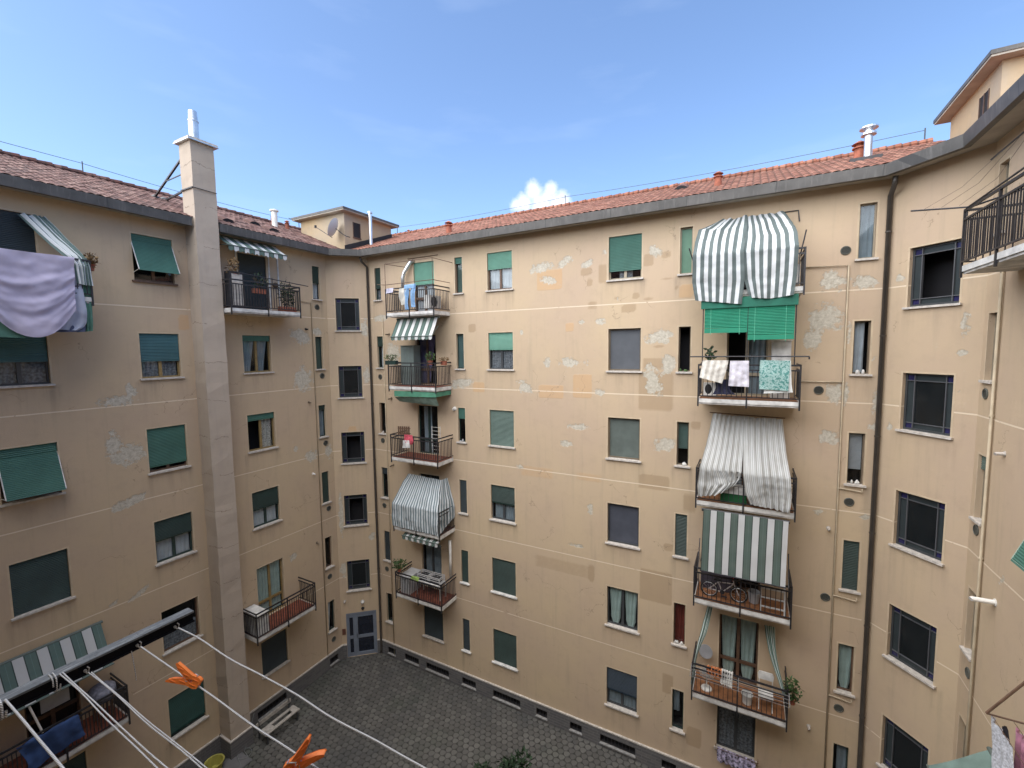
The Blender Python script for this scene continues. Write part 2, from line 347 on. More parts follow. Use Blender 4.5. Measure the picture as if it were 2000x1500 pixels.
# ------------------------------------------------------------------ walls
ROOT = empty('apartment_building', (0, 0, 0))
tag(ROOT, 'beige plaster apartment block wrapped round the courtyard, with peeling patches and red tiled roofs', 'building')
WALLS = {'L': ((-17.7, -1.3), PI/2, 15.75), 'DL': ((-17.7, 14.45), math.atan2(1.26, 1.45), 1.921), 'C': ((-16.25, 15.71), 0, 19.5),
         'DR': ((3.25, 15.71), math.atan2(-1.61, 1.44), 2.16), 'R': ((4.69, 14.1), -PI/2, 15.4), 'B': ((4.69, -1.3), PI, 22.39)}
TOP = 19.95; H = 3.2
LZ = [4.22+H*k for k in range(5)]
FLOOR = {1: LZ[4]+.08, 2: LZ[3]+.08, 3: LZ[2]+.08, 4: LZ[1]+.08, 5: LZ[0]+.08}     # balcony floors by row (1 = top)
RT = {1: 19.37, 2: 16.15, 3: 12.95, 4: 9.75, 5: 6.54, 6: 3.32}                     # window head heights
def wp(w, u, d, z):
    P, th, _ = WALLS[w]; c, s = math.cos(th), math.sin(th)
    return Vector((P[0]+c*u-s*d, P[1]+s*u+c*d, z))
PATCH = {
'C':[('p',9.17,18.58,0.38,0.19,0,1),('p',10.06,18.68,0.32,0.15,25,1),('p',9.42,18.02,0.38,0.15,-20,1),('p',10.92,18.52,0.27,0.11,20,1),('p',13.33,18.7,0.22,0.2,0,1),('p',11.56,18.88,0.09,0.09,0,1),('p',13.52,15.84,0.46,0.23,8,1),('p',13.82,14.89,0.26,0.31,20,1),('p',13.32,14.3,0.27,0.53,15,1),('p',10.22,14.94,0.39,0.17,0,1),('p',11.42,16.43,0.25,0.11,0,1),('p',10.72,16.42,0.12,0.09,0,1),('p',8.37,13.93,0.38,0.23,-35,1),('p',11.43,13.84,0.21,0.13,0,1),('p',8.69,18.45,0.11,0.1,0,1),('p',5.3,14.04,0.58,0.2,10,1),('p',9.33,14.94,0.15,0.18,0,1),('p',10.92,14.91,0.1,0.15,0,1),('p',8.21,16.11,0.09,0.12,0,1),('p',12.09,17.18,0.07,0.05,0,1),('p',13.73,12.09,0.37,0.23,0,1),('p',11.07,9.38,0.1,0.24,0,1),('p',10.6,12.53,0.44,0.12,5,1),('p',10.09,11.83,0.25,0.12,0,1),('p',10.5,7.86,0.29,0.08,0,1),('p',8.15,10.68,0.23,0.09,0,1),('p',18.28,17.32,0.33,0.29,0,1),('p',19.02,17.21,0.32,0.2,0,1),('p',18.11,16.28,0.43,0.38,0,1),('p',17.86,15.67,0.22,0.33,0,1),('p',18.74,15.75,0.07,0.43,0,1),('p',18.69,14.06,0.09,0.33,0,1),('p',18.41,14.08,0.19,0.27,0,1),('p',18.36,12.79,0.24,0.2,15,1),('p',19.37,13.87,0.07,0.36,0,1),('p',19.4,13.16,0.15,0.12,0,1),('p',19.28,15.09,0.05,0.07,0,1),('p',1.42,15.27,0.44,0.53,0,1),('p',0.69,17.0,0.46,0.14,0,1),('p',18.2,10.49,0.15,0.09,0,1),('p',19.29,10.52,0.12,0.08,0,1),('o',9.44,18.07,0.54,0.38,0,1),('o',10.26,16.27,0.18,0.17,0,1),('o',14.34,17.32,0.24,0.23,0,1),('o',6.16,13.89,0.31,0.22,0,1),('o',9.48,13.81,0.55,0.26,0,1),('o',10.75,14.06,0.38,0.46,0,1),('o',8.84,10.55,0.88,0.29,0,0.5),('o',11.01,10.62,0.63,0.22,0,0.5),('b',13.38,10.75,0.55,0.27,0,1),('b',14.57,10.18,0.26,0.39,0,0.6),('b',13.49,6.95,0.59,0.61,0,0.8),('b',13.41,13.95,0.62,0.71,0,0.7),('b',13.31,14.92,0.37,0.19,0,1),('b',11.51,18.12,0.15,0.36,0,1),('b',13.11,18.44,0.17,0.22,0,1),('b',13.68,18.55,0.16,0.13,0,1),('b',10.9,18.25,0.23,0.16,0,1),('b',11.04,17.85,0.12,0.15,0,1),('b',13.49,15.5,0.22,0.07,0,1),('b',11.13,17.03,0.21,0.17,0,0.7),('b',12.45,16.85,0.28,0.16,0,1),('b',12.02,17.23,0.09,0.09,0,1),('b',12.7,17.26,0.14,0.12,0,1),('b',13.11,17.15,0.19,0.07,0,1),('b',13.72,17.75,0.26,0.05,0,1),('b',14.04,17.44,0.08,0.1,0,1),('b',13.96,3.43,0.19,0.39,0,1),('b',14.86,1.78,0.26,0.38,0,1),('b',14.71,12.86,0.16,0.14,0,1),('b',13.9,8.49,0.17,0.15,0,1),('b',9.9,6.9,1.36,0.32,0,0.5),('b',5.89,16.37,0.2,0.19,0,1),('b',11.12,6.87,0.12,0.37,0,1),('b',12.65,3.07,0.11,0.44,0,0.5)],
'DR':[('p',0.31,17.22,0.13,0.11,0,1),('p',1.83,15.91,0.09,0.29,0,1),('p',1.8,15.27,0.13,0.09,0,1),('p',1.76,14.4,0.05,0.06,0,1),('p',0.25,13.22,0.07,0.11,0,1)],
'L':[('p',7.61,13.99,0.49,0.16,0,1),('p',8.0,14.3,0.12,0.23,30,1),('p',7.44,12.62,0.19,0.41,0,1),('p',7.81,12.23,0.46,0.33,0,1),('p',7.75,10.66,0.52,0.15,15,1),('p',7.79,7.53,0.35,0.09,30,1),('p',7.09,7.52,0.13,0.08,30,1),('p',14.27,16.13,0.52,0.3,-25,1),('p',14.29,14.2,0.45,0.51,0,1),('p',15.16,16.36,0.28,0.17,0,1),('p',14.52,10.68,0.33,0.24,0,1),('p',15.45,10.73,0.17,0.39,0,1),('p',13.76,11.15,0.1,0.14,0,1),('p',13.33,6.36,0.17,0.18,0,1),('o',9.66,16.56,0.18,0.29,0,1)],
'DL':[('p',0.21,4.62,0.17,0.37,0,1),('p',1.66,16.56,0.17,0.39,0,1),('p',1.67,14.31,0.14,0.45,0,1),('p',0.23,7.44,0.12,0.98,0,1),('p',1.64,6.2,0.15,0.21,0,1),('p',1.78,19.86,0.12,0.29,0,1),('o',0.9,11.57,0.19,0.25,0,1)],
'R':[('p',1.48,10.66,0.24,0.07,-30,1)]}
def build_wall(w, opens, step=.11, z0=0.0):
    """gridded wall with real openings, reveals and a thin painted trim round each opening"""
    P, th, LEN = WALLS[w]; RV = .17
    us = {0.0, LEN}; zs = {z0, TOP}
    for u0, u1, a, b in opens: us |= {u0, u1}; zs |= {a, b}
    def refine(s):
        s = sorted(round(x, 4) for x in s); out = []
        for a, b in zip(s, s[1:]):
            if b-a < 1e-3: continue
            n = max(1, int(round((b-a)/step))); out += [a+(b-a)*i/n for i in range(n)]
        return out+[s[-1]]
    us, zs = refine(us), refine(zs); nu, nz_ = len(us), len(zs)
    mb = MB(); mb.v = [(u, 0, z) for z in zs for u in us]
    for j in range(nz_-1):
        zc = (zs[j]+zs[j+1])/2; row = [(o[0], o[1]) for o in opens if o[2] < zc < o[3]]
        for i in range(nu-1):
            uc = (us[i]+us[i+1])/2
            if any(a < uc < b for a, b in row): continue
            mb.f.append((j*nu+i, j*nu+i+1, (j+1)*nu+i+1, (j+1)*nu+i)); mb.m.append(0)
    ng = len(mb.v)
    for u0, u1, a, b in opens:
        mb.add([(u0,0,a),(u1,0,a),(u1,0,b),(u0,0,b),(u0,RV,a),(u1,RV,a),(u1,RV,b),(u0,RV,b)],
               [(0,1,5,4),(2,3,7,6),(1,2,6,5),(3,0,4,7)], 0)
        if a > 1.2:
            k = .045
            mb.box(u0-k, u0, -.004, -.0005, a, b, 1); mb.box(u1, u1+k, -.004, -.0005, a, b, 1); mb.box(u0-k, u1+k, -.004, -.0005, b, b+k, 1)
    o = mb.build('wall', [PL, TRIM], ROOT, loc=(P[0], P[1], 0), rz=th)
    me = o.data; n = len(me.vertices)
    vals = {k: [0.0]*n for k in ('peel', 'orange', 'brown')}
    key = {'p': 'peel', 'o': 'orange', 'b': 'brown'}
    for t, cu, cz, ru, rz_, rot, wt in PATCH.get(w, []):
        c, s = math.cos(math.radians(rot)), math.sin(math.radians(rot)); R_ = max(ru, rz_)*1.6+.3
        for i in range(ng):
            u, _, z = mb.v[i]
            if abs(u-cu) > R_ or abs(z-cz) > R_: continue
            x, y = ((u-cu)*c+(z-cz)*s)/ru, (-(u-cu)*s+(z-cz)*c)/rz_
            if t == 'p': q = max(0, min(1, 1.05-.6*math.hypot(x, y)))
            else: q = max(0, min(1, (1-max(abs(x), abs(y)))*min(ru, rz_)/.12+.35))*wt
            if q > vals[key[t]][i]: vals[key[t]][i] = q
    dv = [0.0]*n
    for u0, u1, a, b in opens:
        if a < 1: continue
        for i in range(ng):
            u, _, z = mb.v[i]
            if not (u0-.16 < u < u1+.16 and a-1.0 < z < a-.02): continue
            e = min(abs(u-(u0-.06)), abs(u-(u1+.06))); q = (1-(a-z)/1.0)*(.45+.55*max(0, 1-e/.14))
            dv[i] = max(dv[i], q)
    vals['drip'] = dv
    wn = [0.0]*n
    for cu, cz, ru, rz_ in {'C': [(10.4, 15.2, 4.2, 4.6), (18.6, 14, 1.6, 5)], 'L': [(14.2, 12, 1.6, 6), (7.6, 11.5, 1.1, 3.5)], 'DL': [(.9, 10, 1.2, 8)], 'DR': [(1.6, 14, .9, 5)]}.get(w, []):
        for i in range(ng):
            u, _, z = mb.v[i]; q = 1-((u-cu)/ru)**2-((z-cz)/rz_)**2
            if q > wn[i]: wn[i] = min(1, q*1.5)
    vals['worn'] = wn
    for k, v in vals.items():
        a = me.attributes.new(k, 'FLOAT', 'POINT'); a.data.foreach_set('value', v)
    return o
OPEN = {k: [] for k in WALLS}
# ------------------------------------------------------------------ windows
def curtain_mesh(w, h, style, folds=7, top=0):
    mb = MB(); nu, nv = folds*6, 14; uvs = []
    for j in range(nv+1):
        v = j/nv
        for i in range(nu+1):
            u = i/nu; x = u*w
            if style == 'tied':
                g = 1-.22*math.sin(min(1, v/.9)*PI*.5)**2
                if v > .86: g -= (v-.86)*2.2
                x = w/2+(x-w/2)*g
            elif style == 'gather':
                g = 1-.45*v; x = (x*g)
            y = .016*math.sin(u*folds*2*PI+v*1.5)+.006*math.sin(u*17+v*5)
            mb.v.append((x, y, h*(1-v)))
    for j in range(nv):
        for i in range(nu):
            a = j*(nu+1)+i; mb.f.append((a+nu+1, a+nu+2, a+1, a)); mb.m.append(0)
    return mb
def slats(w, h, mi=0, pitch=.05, mb=None, z0=0, y=0):
    mb = mb or MB(); n = max(1, int(round(h/pitch))); p = h/n
    vs = []; fs = []
    for i in range(n):
        z = z0+i*p
        for dy, dz in ((0, .06), (-.010, .35), (-.012, .7), (-.002, .96)): vs += [(0, y+dy, z+dz*p), (w, y+dy, z+dz*p)]
    for k in range(4*n-1): a = 2*k; fs.append((a, a+1, a+3, a+2))
    mb.add(vs, fs, mi); mb.box(-.0, w, y-.014, y+.006, z0-.035, z0-.001, mi); return mb
def window(wall, u0, row, w=1.15, h=1.5, frame=BROWN, sh=None, cur=None, leaves=2, name='window', z1=None, sill=True,
           screen=False, openleaf=None, grid=None, proj=None, blind=None, sillbits=None, interior=True, label=None):
    zt = z1 if z1 is not None else RT[row]; zb = zt-h
    OPEN[wall].append((u0, u0+w, zb, zt))
    if screen: leaves = 1
    p = wp(wall, u0, 0, zb); th = WALLS[wall][1]
    mb = MB(); e = .002; Y0, Y1 = .10, .155; fw = .05 if w > .6 else .035
    mb.box(e, fw, Y0, Y1, e, h-e); mb.box(w-fw, w-e, Y0, Y1, e, h-e); mb.box(fw, w-fw, Y0+.001, Y1-.001, e, fw+.01); mb.box(fw, w-fw, Y0+.001, Y1-.001, h-fw, h-e)
    if leaves == 2: mb.box(w/2-.045, w/2+.045, Y0-.006, Y1-.002, fw+.01, h-fw)
    if h > 1.9: mb.box(fw, w-fw, Y0-.003, Y1-.003, .62, .72)
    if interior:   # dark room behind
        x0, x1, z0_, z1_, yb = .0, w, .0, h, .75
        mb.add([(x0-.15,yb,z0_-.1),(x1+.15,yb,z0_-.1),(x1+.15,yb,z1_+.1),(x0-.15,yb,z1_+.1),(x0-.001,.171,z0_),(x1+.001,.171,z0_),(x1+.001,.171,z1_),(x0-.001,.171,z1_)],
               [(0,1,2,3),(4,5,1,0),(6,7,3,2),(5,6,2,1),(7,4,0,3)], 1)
    if grid:       # leaded stair window: steel bars, small coloured corner panes
        g = grid
        for k in (0, 1):
            x = w*.2 if k == 0 else w*.82
            mb.box(x-.011, x+.011, Y0-.01, Y1, fw+.01, h-fw, 2); z = h*.13 if k == 0 else h*.87
            mb.box(fw, w-fw, Y0-.008, Y1+.002, z-.010, z+.010, 2)
    root = mb.build(name, [frame, DARKROOM, mat('lead_came', (.085,.09,.10), .5)], ROOT, loc=p, rz=th)
    if label: root['label'] = label
    # pane
    g = MB(); yy = .128
    def q(a, b, c, d, mi=0): g.add([(a,yy,c),(b,yy,c),(b,yy,d),(a,yy,d)], [(0,1,2,3)], mi)
    if grid:
        xs = [fw, w*.2-.012, w*.2+.012, w*.82-.012, w*.82+.012, w-fw]; zs = [fw+.01, h*.13-.012, h*.13+.012, h*.87-.012, h*.87+.012, h-fw]
        for i in (0, 2, 4):
            for j in (0, 2, 4):
                if i == 2 and j == 2 and grid == 'open': continue
                q(xs[i], xs[i+1], zs[j], zs[j+1], 1 if (i != 2 and j != 2) else (0 if (i == 2 and j == 2) else 2))
        g.build('pane', [mat('dark_obscure_glass', (.010,.013,.015), .12, spec=.5), mat('blue_glass', (.022,.022,.085), .2, spec=.6), mat('grey_obscure_glass', (.034,.044,.048), .3, spec=.3)], root)
    elif screen:
        q(fw, w-fw, fw, h-fw); g.build('insect_screen', screen if screen is not True else SCR, root)
    else:
        if leaves == 2:
            if openleaf != 0: q(fw, w/2-.045, fw+.01, h-fw)
            if openleaf != 1: q(w/2+.045, w-fw, fw+.01, h-fw)
        else:
            if openleaf is None: q(fw, w-fw, fw+.01, h-fw)
        if g.f: g.build('pane', glass(), root)
    if sill:
        s = MB(); s.box(-.07, w+.07, -.075, 0.001, -.055, -.001); s.box(.001, w-.001, 0.001, .10, -.02, .004)
        s.build('sill', STONE if sill is True else sill, root)
    if sh:
        fr, m = sh; hh = h*fr
        s = slats(w-.01, hh, 0, mb=None, z0=h-hh, y=.06); s.build('shutter', m, root).location = (.005, 0, 0)
    if blind:
        fr, m = blind; hh = h*fr; s = slats(w-2*fw-.01, hh, pitch=.035, z0=h-hh, y=.17); s.build('blind', m, root).location = (fw, 0, 0)
    if cur:
        for c in (cur if isinstance(cur, list) else [cur]):
            m, style, a, b, ch = c         # a..b across width, ch = height fraction hanging to
            cm = curtain_mesh((b-a)*w, h*ch, style, folds=max(2, int(8*(b-a)*w)))
            cc = cm.build('curtain', m, root, smooth=True); cc.location = (a*w, .172, .03 if ch > .9 else (h*(1-ch)))
            if style.startswith('low'): cc.location.z = .03
    if proj:      # shutter pushed out on stay arms: hinged at about half height
        top, out, m, fm, bot = proj
        s = MB(); n = int((top-bot)*h/.05); z_t = top*h; z_b = bot*h
        L = math.hypot(out, z_t-z_b)
        sl = slats(w-.02, L, pitch=.05); 
        ang = math.atan2(out, z_t-z_b)
        o = sl.build('shutter', m, root); o.rotation_euler = (-ang, 0, 0)
        # slat mesh spans z 0..L: put its top at the hinge
        o.location = (.01, .05-math.sin(ang)*L, z_t-math.cos(ang)*L)
        fmb = MB()
        for x in (0, w):
            fmb.bar((x, .05, z_t), (x, .05-out, z_b), .022); fmb.bar((x, .05, z_b*.6+.05), (x, .05-out, z_b), .015)
        fmb.bar((0, .05-out, z_b-.01), (w, .05-out, z_b-.01), .022); fmb.build('stay_frame', fm, root)
        if top < .99: slats(w-.01, h*(1-top), z0=h*top, y=.055).build('shutter', m, root).location = (.005, 0, 0)
    if sillbits:
        s = MB(); rnd = random.Random(int(u0*100)+row)
        for k in range(sillbits[0]):
            x = rnd.uniform(.06, w-.08); r = rnd.uniform(.025, .045); hh = rnd.uniform(.05, .13)
            s.lathe([(0, .005), (r, .005), (r*1.1, hh*.6), (r*.5, hh), (0, hh)], 8, (x, .04, 0))
        s.build('sill_ornaments', sillbits[1], root, smooth=True)
    return root
GOPT = dict(w=.38, leaves=1)
# --- centre wall (u = x + 16.25)
def slit(wall, u, row, **k):
    d = dict(w=.38, leaves=1, frame=DKG); d.update(k); return window(wall, u, row, **d)
uC = dict(c0=.41, c2=5.06, c3=6.68, c4=11.73, c5=14.12, c7=18.82)
slit('C', uC['c0'], 1, sh=(.62, SHD), cur=(CUD,'straight',0,1,1)); slit('C', uC['c0'], 2, sh=(.3, SHD), cur=(CUW,'straight',.3,1,1))
slit('C', uC['c0'], 3, frame=BROWN, cur=(CUB,'straight',.5,1,1), sillbits=(3, STONE)); slit('C', uC['c0'], 4, sh=(.2, SHK))
slit('C', uC['c0'], 5, sh=(1, SHK)); slit('C', uC['c0'], 6)
slit('C', uC['c2'], 1, frame=BROWN, sh=(.15, SHG), blind=(1, SHGY)); slit('C', uC['c2'], 2, frame=DKG, screen=mat('teal_glass', (.055,.10,.10), .3))
slit('C', uC['c2'], 3, sh=(.3, SHG), sillbits=(3, GREYP)); slit('C', uC['c2'], 4, sh=(1, SHK)); slit('C', uC['c2'], 5, sh=(1, SHD), sill=WHITE); slit('C', uC['c2'], 6, sh=(1, SHK), sill=WHITE)
window('C', uC['c3'], 1, sh=(.42, SHL), cur=(CUW,'straight',.05,.95,1), frame=BROWN)
window('C', uC['c3'], 2, sh=(.45, SHL), cur=(CUD,'straight',.05,.95,1), frame=STEEL)
window('C', uC['c3'], 3, sh=(1, SHGY), frame=STEEL); window('C', uC['c3'], 4, sh=(.5, SHD), frame=STEEL, cur=(CUB,'straight',.1,.9,1))
window('C', uC['c3'], 5, sh=(1, SHD), sill=WHITE); window('C', uC['c3'], 6, sh=(1, SHD), sill=WHITE)
window('C', uC['c4'], 1, frame=BEIGE, sh=(.78, SHG), cur=(CUD,'straight',.3,.7,1)); window('C', uC['c4'], 2, frame=BRONZE, screen=True)
window('C', uC['c4'], 3, frame=BRONZE, screen=mat('green_screen', (.10,.125,.115), .7)); window('C', uC['c4'], 4, frame=STEEL, screen=mat('slate_screen', (.06,.068,.09), .6))
window('C', uC['c4'], 5, frame=STEEL, cur=[(CUG,'tied',.06,.45,1),(CUG,'tied',.55,.94,1)]); window('C', uC['c4'], 6, frame=STEEL, sh=(.58, mat('navy_slats', (.018,.035,.055), .5)), cur=(CUB,'straight',.05,.95,1))
slit('C', uC['c5'], 1, frame=BEIGE, screen=mat('green_screen_light', (.10,.21,.145), .6)); slit('C', uC['c5'], 2, frame=BRONZE, openleaf=0, sillbits=(6, LEAF))
slit('C', uC['c5'], 3, frame=BRONZE, blind=(.6, SHGY), sillbits=(4, WHITE)); slit('C', uC['c5'], 4, sh=(1, SHD)); slit('C', uC['c5'], 5, frame=BROWN, cur=(CUR,'straight',0,1,1), sillbits=(3, WHITE)); slit('C', uC['c5'], 6, cur=(CUB,'straight',0,.6,.6))
slit('C', uC['c7'], 1, frame=BEIGE, cur=(CUB,'straight',0,1,1)); slit('C', uC['c7'], 2, frame=BRONZE, openleaf=0, cur=(CUB,'straight',.1,.7,1), sillbits=(5, WHITE))
slit('C', uC['c7'], 3, frame=BRONZE, blind=(.7, GREYP), sillbits=(4, WHITE)); slit('C', uC['c7'], 4, sh=(1, SHD)); slit('C', uC['c7'], 5, frame=BROWN, cur=(CUG,'tied',.1,1,1)); slit('C', uC['c7'], 6, cur=(CUB,'straight',.3,1,1))
DH = 2.25
def door(wall, u, row, **k):
    d = dict(w=1.15, h=RT[row]-FLOOR[row]-.02, name='balcony_door', sill=False); d.update(k); return window(wall, u, row, **d)
u1 = 2.80; u6 = 15.58
door('C', u1, 1, frame=BROWN, sh=(.42, SHL), cur=(CUW,'straight',.05,.95,1)); door('C', u1, 2, frame=BROWN, cur=(CUP,'gather',.1,.9,1), openleaf=1)
door('C', u1, 3, frame=DKG, cur=(CUB,'straight',.2,.6,1)); door('C', u1, 4, frame=STEEL); door('C', u1, 5, frame=STEEL, cur=(CUB,'straight',.1,.9,1))
window('C', u1, 6, frame=DKG, sh=(1, SHK))
door('C', u6, 1, frame=BROWN, sh=(.4, SHG)); door('C', u6, 2, frame=BEIGE, cur=(CUB,'straight',.55,.95,1), openleaf=0)
door('C', u6, 3, frame=BROWN, cur=(CUW,'straight',.05,.95,1)); door('C', u6, 4, frame=BROWN); door('C', u6, 5, frame=BROWN, cur=[(CUG,'tied',.06,.45,1),(CUG,'tied',.55,.94,1)])
window('C', u6, 6, frame=STEEL, cur=(CUD,'straight',.05,.95,1), h=1.55)
# --- left wall (u = y + 1.3)
uL = dict(l0=4.98, l1=8.33, l2=11.69, l3=15.02)
window('L', uL['l0'], 2, frame=STEEL, sh=(.55, SHT), cur=(CUD,'straight',0,1,1), w=1.18); window('L', uL['l0'], 3, frame=BROWN, proj=(.82, .42, SHG, WHITE, .12), w=1.18)
window('L', uL['l0'], 4, frame=BROWN, sh=(1, SHD), w=1.18); door('L', uL['l0'], 1, frame=BROWN, sh=(.5, SHK), cur=(CUP,'straight',.1,.5,1)); door('L', uL['l0'], 5, frame=BROWN); window('L', uL['l0'], 6, sh=(1, SHD))
window('L', uL['l1'], 1, frame=BROWN, proj=(.86, .42, SHG, WHITE, .22), sill=BROWN); window('L', uL['l1'], 2, frame=OCHRE, sh=(.60, SHT), cur=(CUD,'straight',.05,.95,1))
window('L', uL['l1'], 3, frame=BROWN, sh=(.86, SHG)); window('L', uL['l1'], 4, frame=DKG, sh=(.47, SHD), cur=(CUW,'straight',.05,.95,1), h=1.48)
window('L', uL['l1'], 5, frame=BROWN, leaves=1, cur=(CUD,'low',.02,.98,.45)); window('L', uL['l1'], 6, frame=DKG, sh=(.88, mat('deep_green_slats', (.012,.06,.05), .5)))
door('L', uL['l2'], 1, frame=WHITE, sh=(1, SHK)); window('L', uL['l2'], 2, frame=OCHRE, sh=(.13, SHG), cur=[(CUB,'gather',.06,.5,1),(CUB,'gather',.55,.97,1)])
window('L', uL['l2'], 3, frame=OCHRE, sh=(.15, SHG), openleaf=0, cur=(mat('lace_curtain', (.42,.40,.36), .9, var=.45, vscale=18), 'straight', .52, .93, 1))
window('L', uL['l2'], 4, frame=DKG, sh=(.50, SHD), cur=(CUW,'straight',.05,.95,1)); door('L', uL['l2'], 5, frame=OCHRE, cur=(CUG,'straight',.05,.95,1)); window('L', uL['l2'], 6, frame=DKG, sh=(1, SHK))
slit('L', uL['l3'], 1, frame=STEEL, sh=(.5, SHD), cur=(CUW,'straight',.3,1,1)); slit('L', uL['l3'], 2, screen=mat('dark_green_screen', (.035,.065,.055), .6)); slit('L', uL['l3'], 3, sh=(.12, SHD), cur=(CUB,'straight',.4,1,1))
slit('L', uL['l3'], 4, sh=(1, SHD)); slit('L', uL['l3'], 5, frame=BROWN); slit('L', uL['l3'], 6, cur=(CUW,'gather',.1,.7,1))
# --- stair windows on the two cut corners
for k, zt in enumerate((17.98, 14.75, 11.52, 8.38, 5.03)):
    window('DL', .38, k+1, w=1.07, h=1.53, z1=zt, frame=STEEL, leaves=1, grid='open' if k in (2, 3) else True)
for k, zt in enumerate((17.97, 14.72, 11.52, 8.28, 4.98)):
    window('DR', .53, k+1, w=1.13, h=1.52, z1=zt, frame=STEEL, leaves=1, grid='open' if k == 0 else True)
# --- right wall slits (u = 14.1 - y)
for k in range(5): slit('R', .22, k+1, frame=BEIGE, w=.42, sh=((.2, SHGY) if k == 2 else None))
window('R', 2.99, 3, frame=STEEL, proj=(.9, .45, SHG, mat('pale_green_paint', (.35,.45,.38), .5), .08))
window('R', 2.99, 2, frame=STEEL, sh=(.6, SHG)); window('R', 2.99, 4, frame=STEEL, sh=(.4, SHG)); window('R', 2.99, 5, frame=STEEL)
door('R', 2.99, 1, frame=BROWN, sh=(.3, SHG)); 
# --- back wall (behind the photographer)
for r in range(1, 7):
    for u in (2.2, 8.4, 12.5, 16.6): window('B', u, r, frame=BROWN, sh=(.5, SHG))
door('B', 4.3, 2, frame=BROWN, openleaf=0)
# entrance door on the cut corner
def entrance():
    w, h = 1.46, 2.30; u0 = .23; OPEN['DL'].append((u0, u0+w, 0.02, h+.02)); p = wp('DL', u0, 0, .02); th = WALLS['DL'][1]
    blue = mat('grey_blue_door', (.17,.20,.25), .45, var=.12); mb = MB()
    mb.box(0, .09, .0, .10, 0, h); mb.box(w-.09, w, 0, .10, 0, h); mb.box(.09, w-.09, .001, .10, h-.1, h-.001); mb.box(.38, .47, .001, .099, 0.001, h-.1)
    for a, b in ((.09, .38), (.47, w-.09)):
        for z0, z1 in ((0.001, .18), (.93, 1.08), (2.05, h-.1)): mb.box(a, b, .02, .09, z0, z1)
    mb.box(.47, .55, .018, .088, .18, 2.05); mb.box(w-.17, w-.09, .018, .088, .18, 2.05); mb.box(.09, .15, .018, .088, .18, 2.05); mb.box(.32, .38, .018, .088, .18, 2.05)
    o = mb.build('entrance_door', blue, ROOT, loc=p, rz=th)
    g = MB()
    for a, b in ((.15, .32), (.55, w-.17)):
        for z0, z1 in ((.18, .93), (1.08, 2.05)): g.box(a, b, .05, .06, z0, z1)
    g.build('pane', mat('dark_blue_glass', (.014,.018,.03), .1, spec=.7), o)
    k = MB(); k.bar((.50, -.03, 1.0), (.50, -.03, 1.2), .02); k.bar((.50, 0, 1.02), (.50, -.03, 1.02), .015); k.bar((.50, 0, 1.18), (.50, -.03, 1.18), .015); k.build('handle', BLK, o)
entrance()
# basement openings in the plinth
BAS = {'C': [(.45, .5), (1.55, .9), (2.9, 1.35), (5.0, .75), (6.65, 1.35), (8.75, .5), (10.25, .5), (11.5, 1.35), (13.8, .5), (16, 1.1)], 'L': [(14.95, .5), (11.35, 1.3), (6.2, 1.2)], 'R': [(2.9, 1.2), (.3, .4)]}
for w, L in BAS.items():
    for u, ww in L: OPEN[w].append((u, u+ww, .17, .50))
for w in WALLS: build_wall(w, OPEN[w], step=.11 if w in 'CL' else (.13 if w in ('DL', 'DR') else .3))
# outer faces of the wings, so the block is solid
mb = MB()
for a, b in (((-27.7, -1.3), (-27.7, 25.7)), ((-27.7, 25.7), (14.7, 25.7)), ((14.7, 25.7), (14.7, -11.3)), ((14.7, -11.3), (-27.7, -11.3)), ((-27.7, -11.3), (-27.7, -1.3))):
    mb.add([(*a, 0), (*b, 0), (*b, TOP), (*a, TOP)], [(0,1,2,3)])
mb.build('outer_wall', PLT, ROOT)
# plinth
for w, (P, th, LEN) in WALLS.items():
    mb = MB(); cuts = sorted(BAS.get(w, [])); T = .055; CH = .70
    if w == 'DL': spans = [(0.03, .22), (1.70, LEN-.03)]
    elif w == 'DR': spans = [(.03, LEN)]
    else: spans = [(.03, LEN)] if w != 'L' else [(0, 9.92), (10.68, LEN)]
    for a, b in spans:
        if w == 'DL' and a > 1: mb.build('plinth', [PLI, STONE], ROOT, loc=(P[0], P[1], 0), rz=th); mb = MB()
        mb.box(a, b, -T-.012, -.001, CH, CH+.05, 1)
        x = a
        for u, ww in [c for c in cuts if a <= c[0] < b]:
            mb.box(x, u, -T, -.0008, 0, CH); mb.box(u, u+ww, -T, -.0008, .50, CH); mb.box(u, u+ww, -T, -.0008, 0, .12); x = u+ww
        mb.box(x, b, -T, -.0008, 0, CH)
    mb.build('plinth', [PLI, STONE], ROOT, loc=(P[0], P[1], 0), rz=th)
    for u, ww in cuts:
        g = MB(); g.box(.002, ww-.002, .14, .17, 0, .33, 1); g.box(.001, ww-.001, .001, .139, .001, .006, 1); g.box(.001, .006, .001, .139, .006, .32, 1); g.box(ww-.006, ww-.001, .001, .139, .006, .32, 1)  # dark lining paints shade over the lit reveal floor and sides
        for i in range(1, max(2, int(ww/.14))): g.box(i*.14-.008, i*.14+.008, .02, .036, 0.001, .329)
        o = g.build('basement_window', [BLK, DARKROOM], ROOT, loc=wp(w, u, 0, .17), rz=th)
        s = MB(); s.box(-.02, ww+.02, -.10, .02, -.05, -.001); s.build('sill', mat('grey_stone', (.26,.26,.255), .8, var=.25, vscale=8), o)
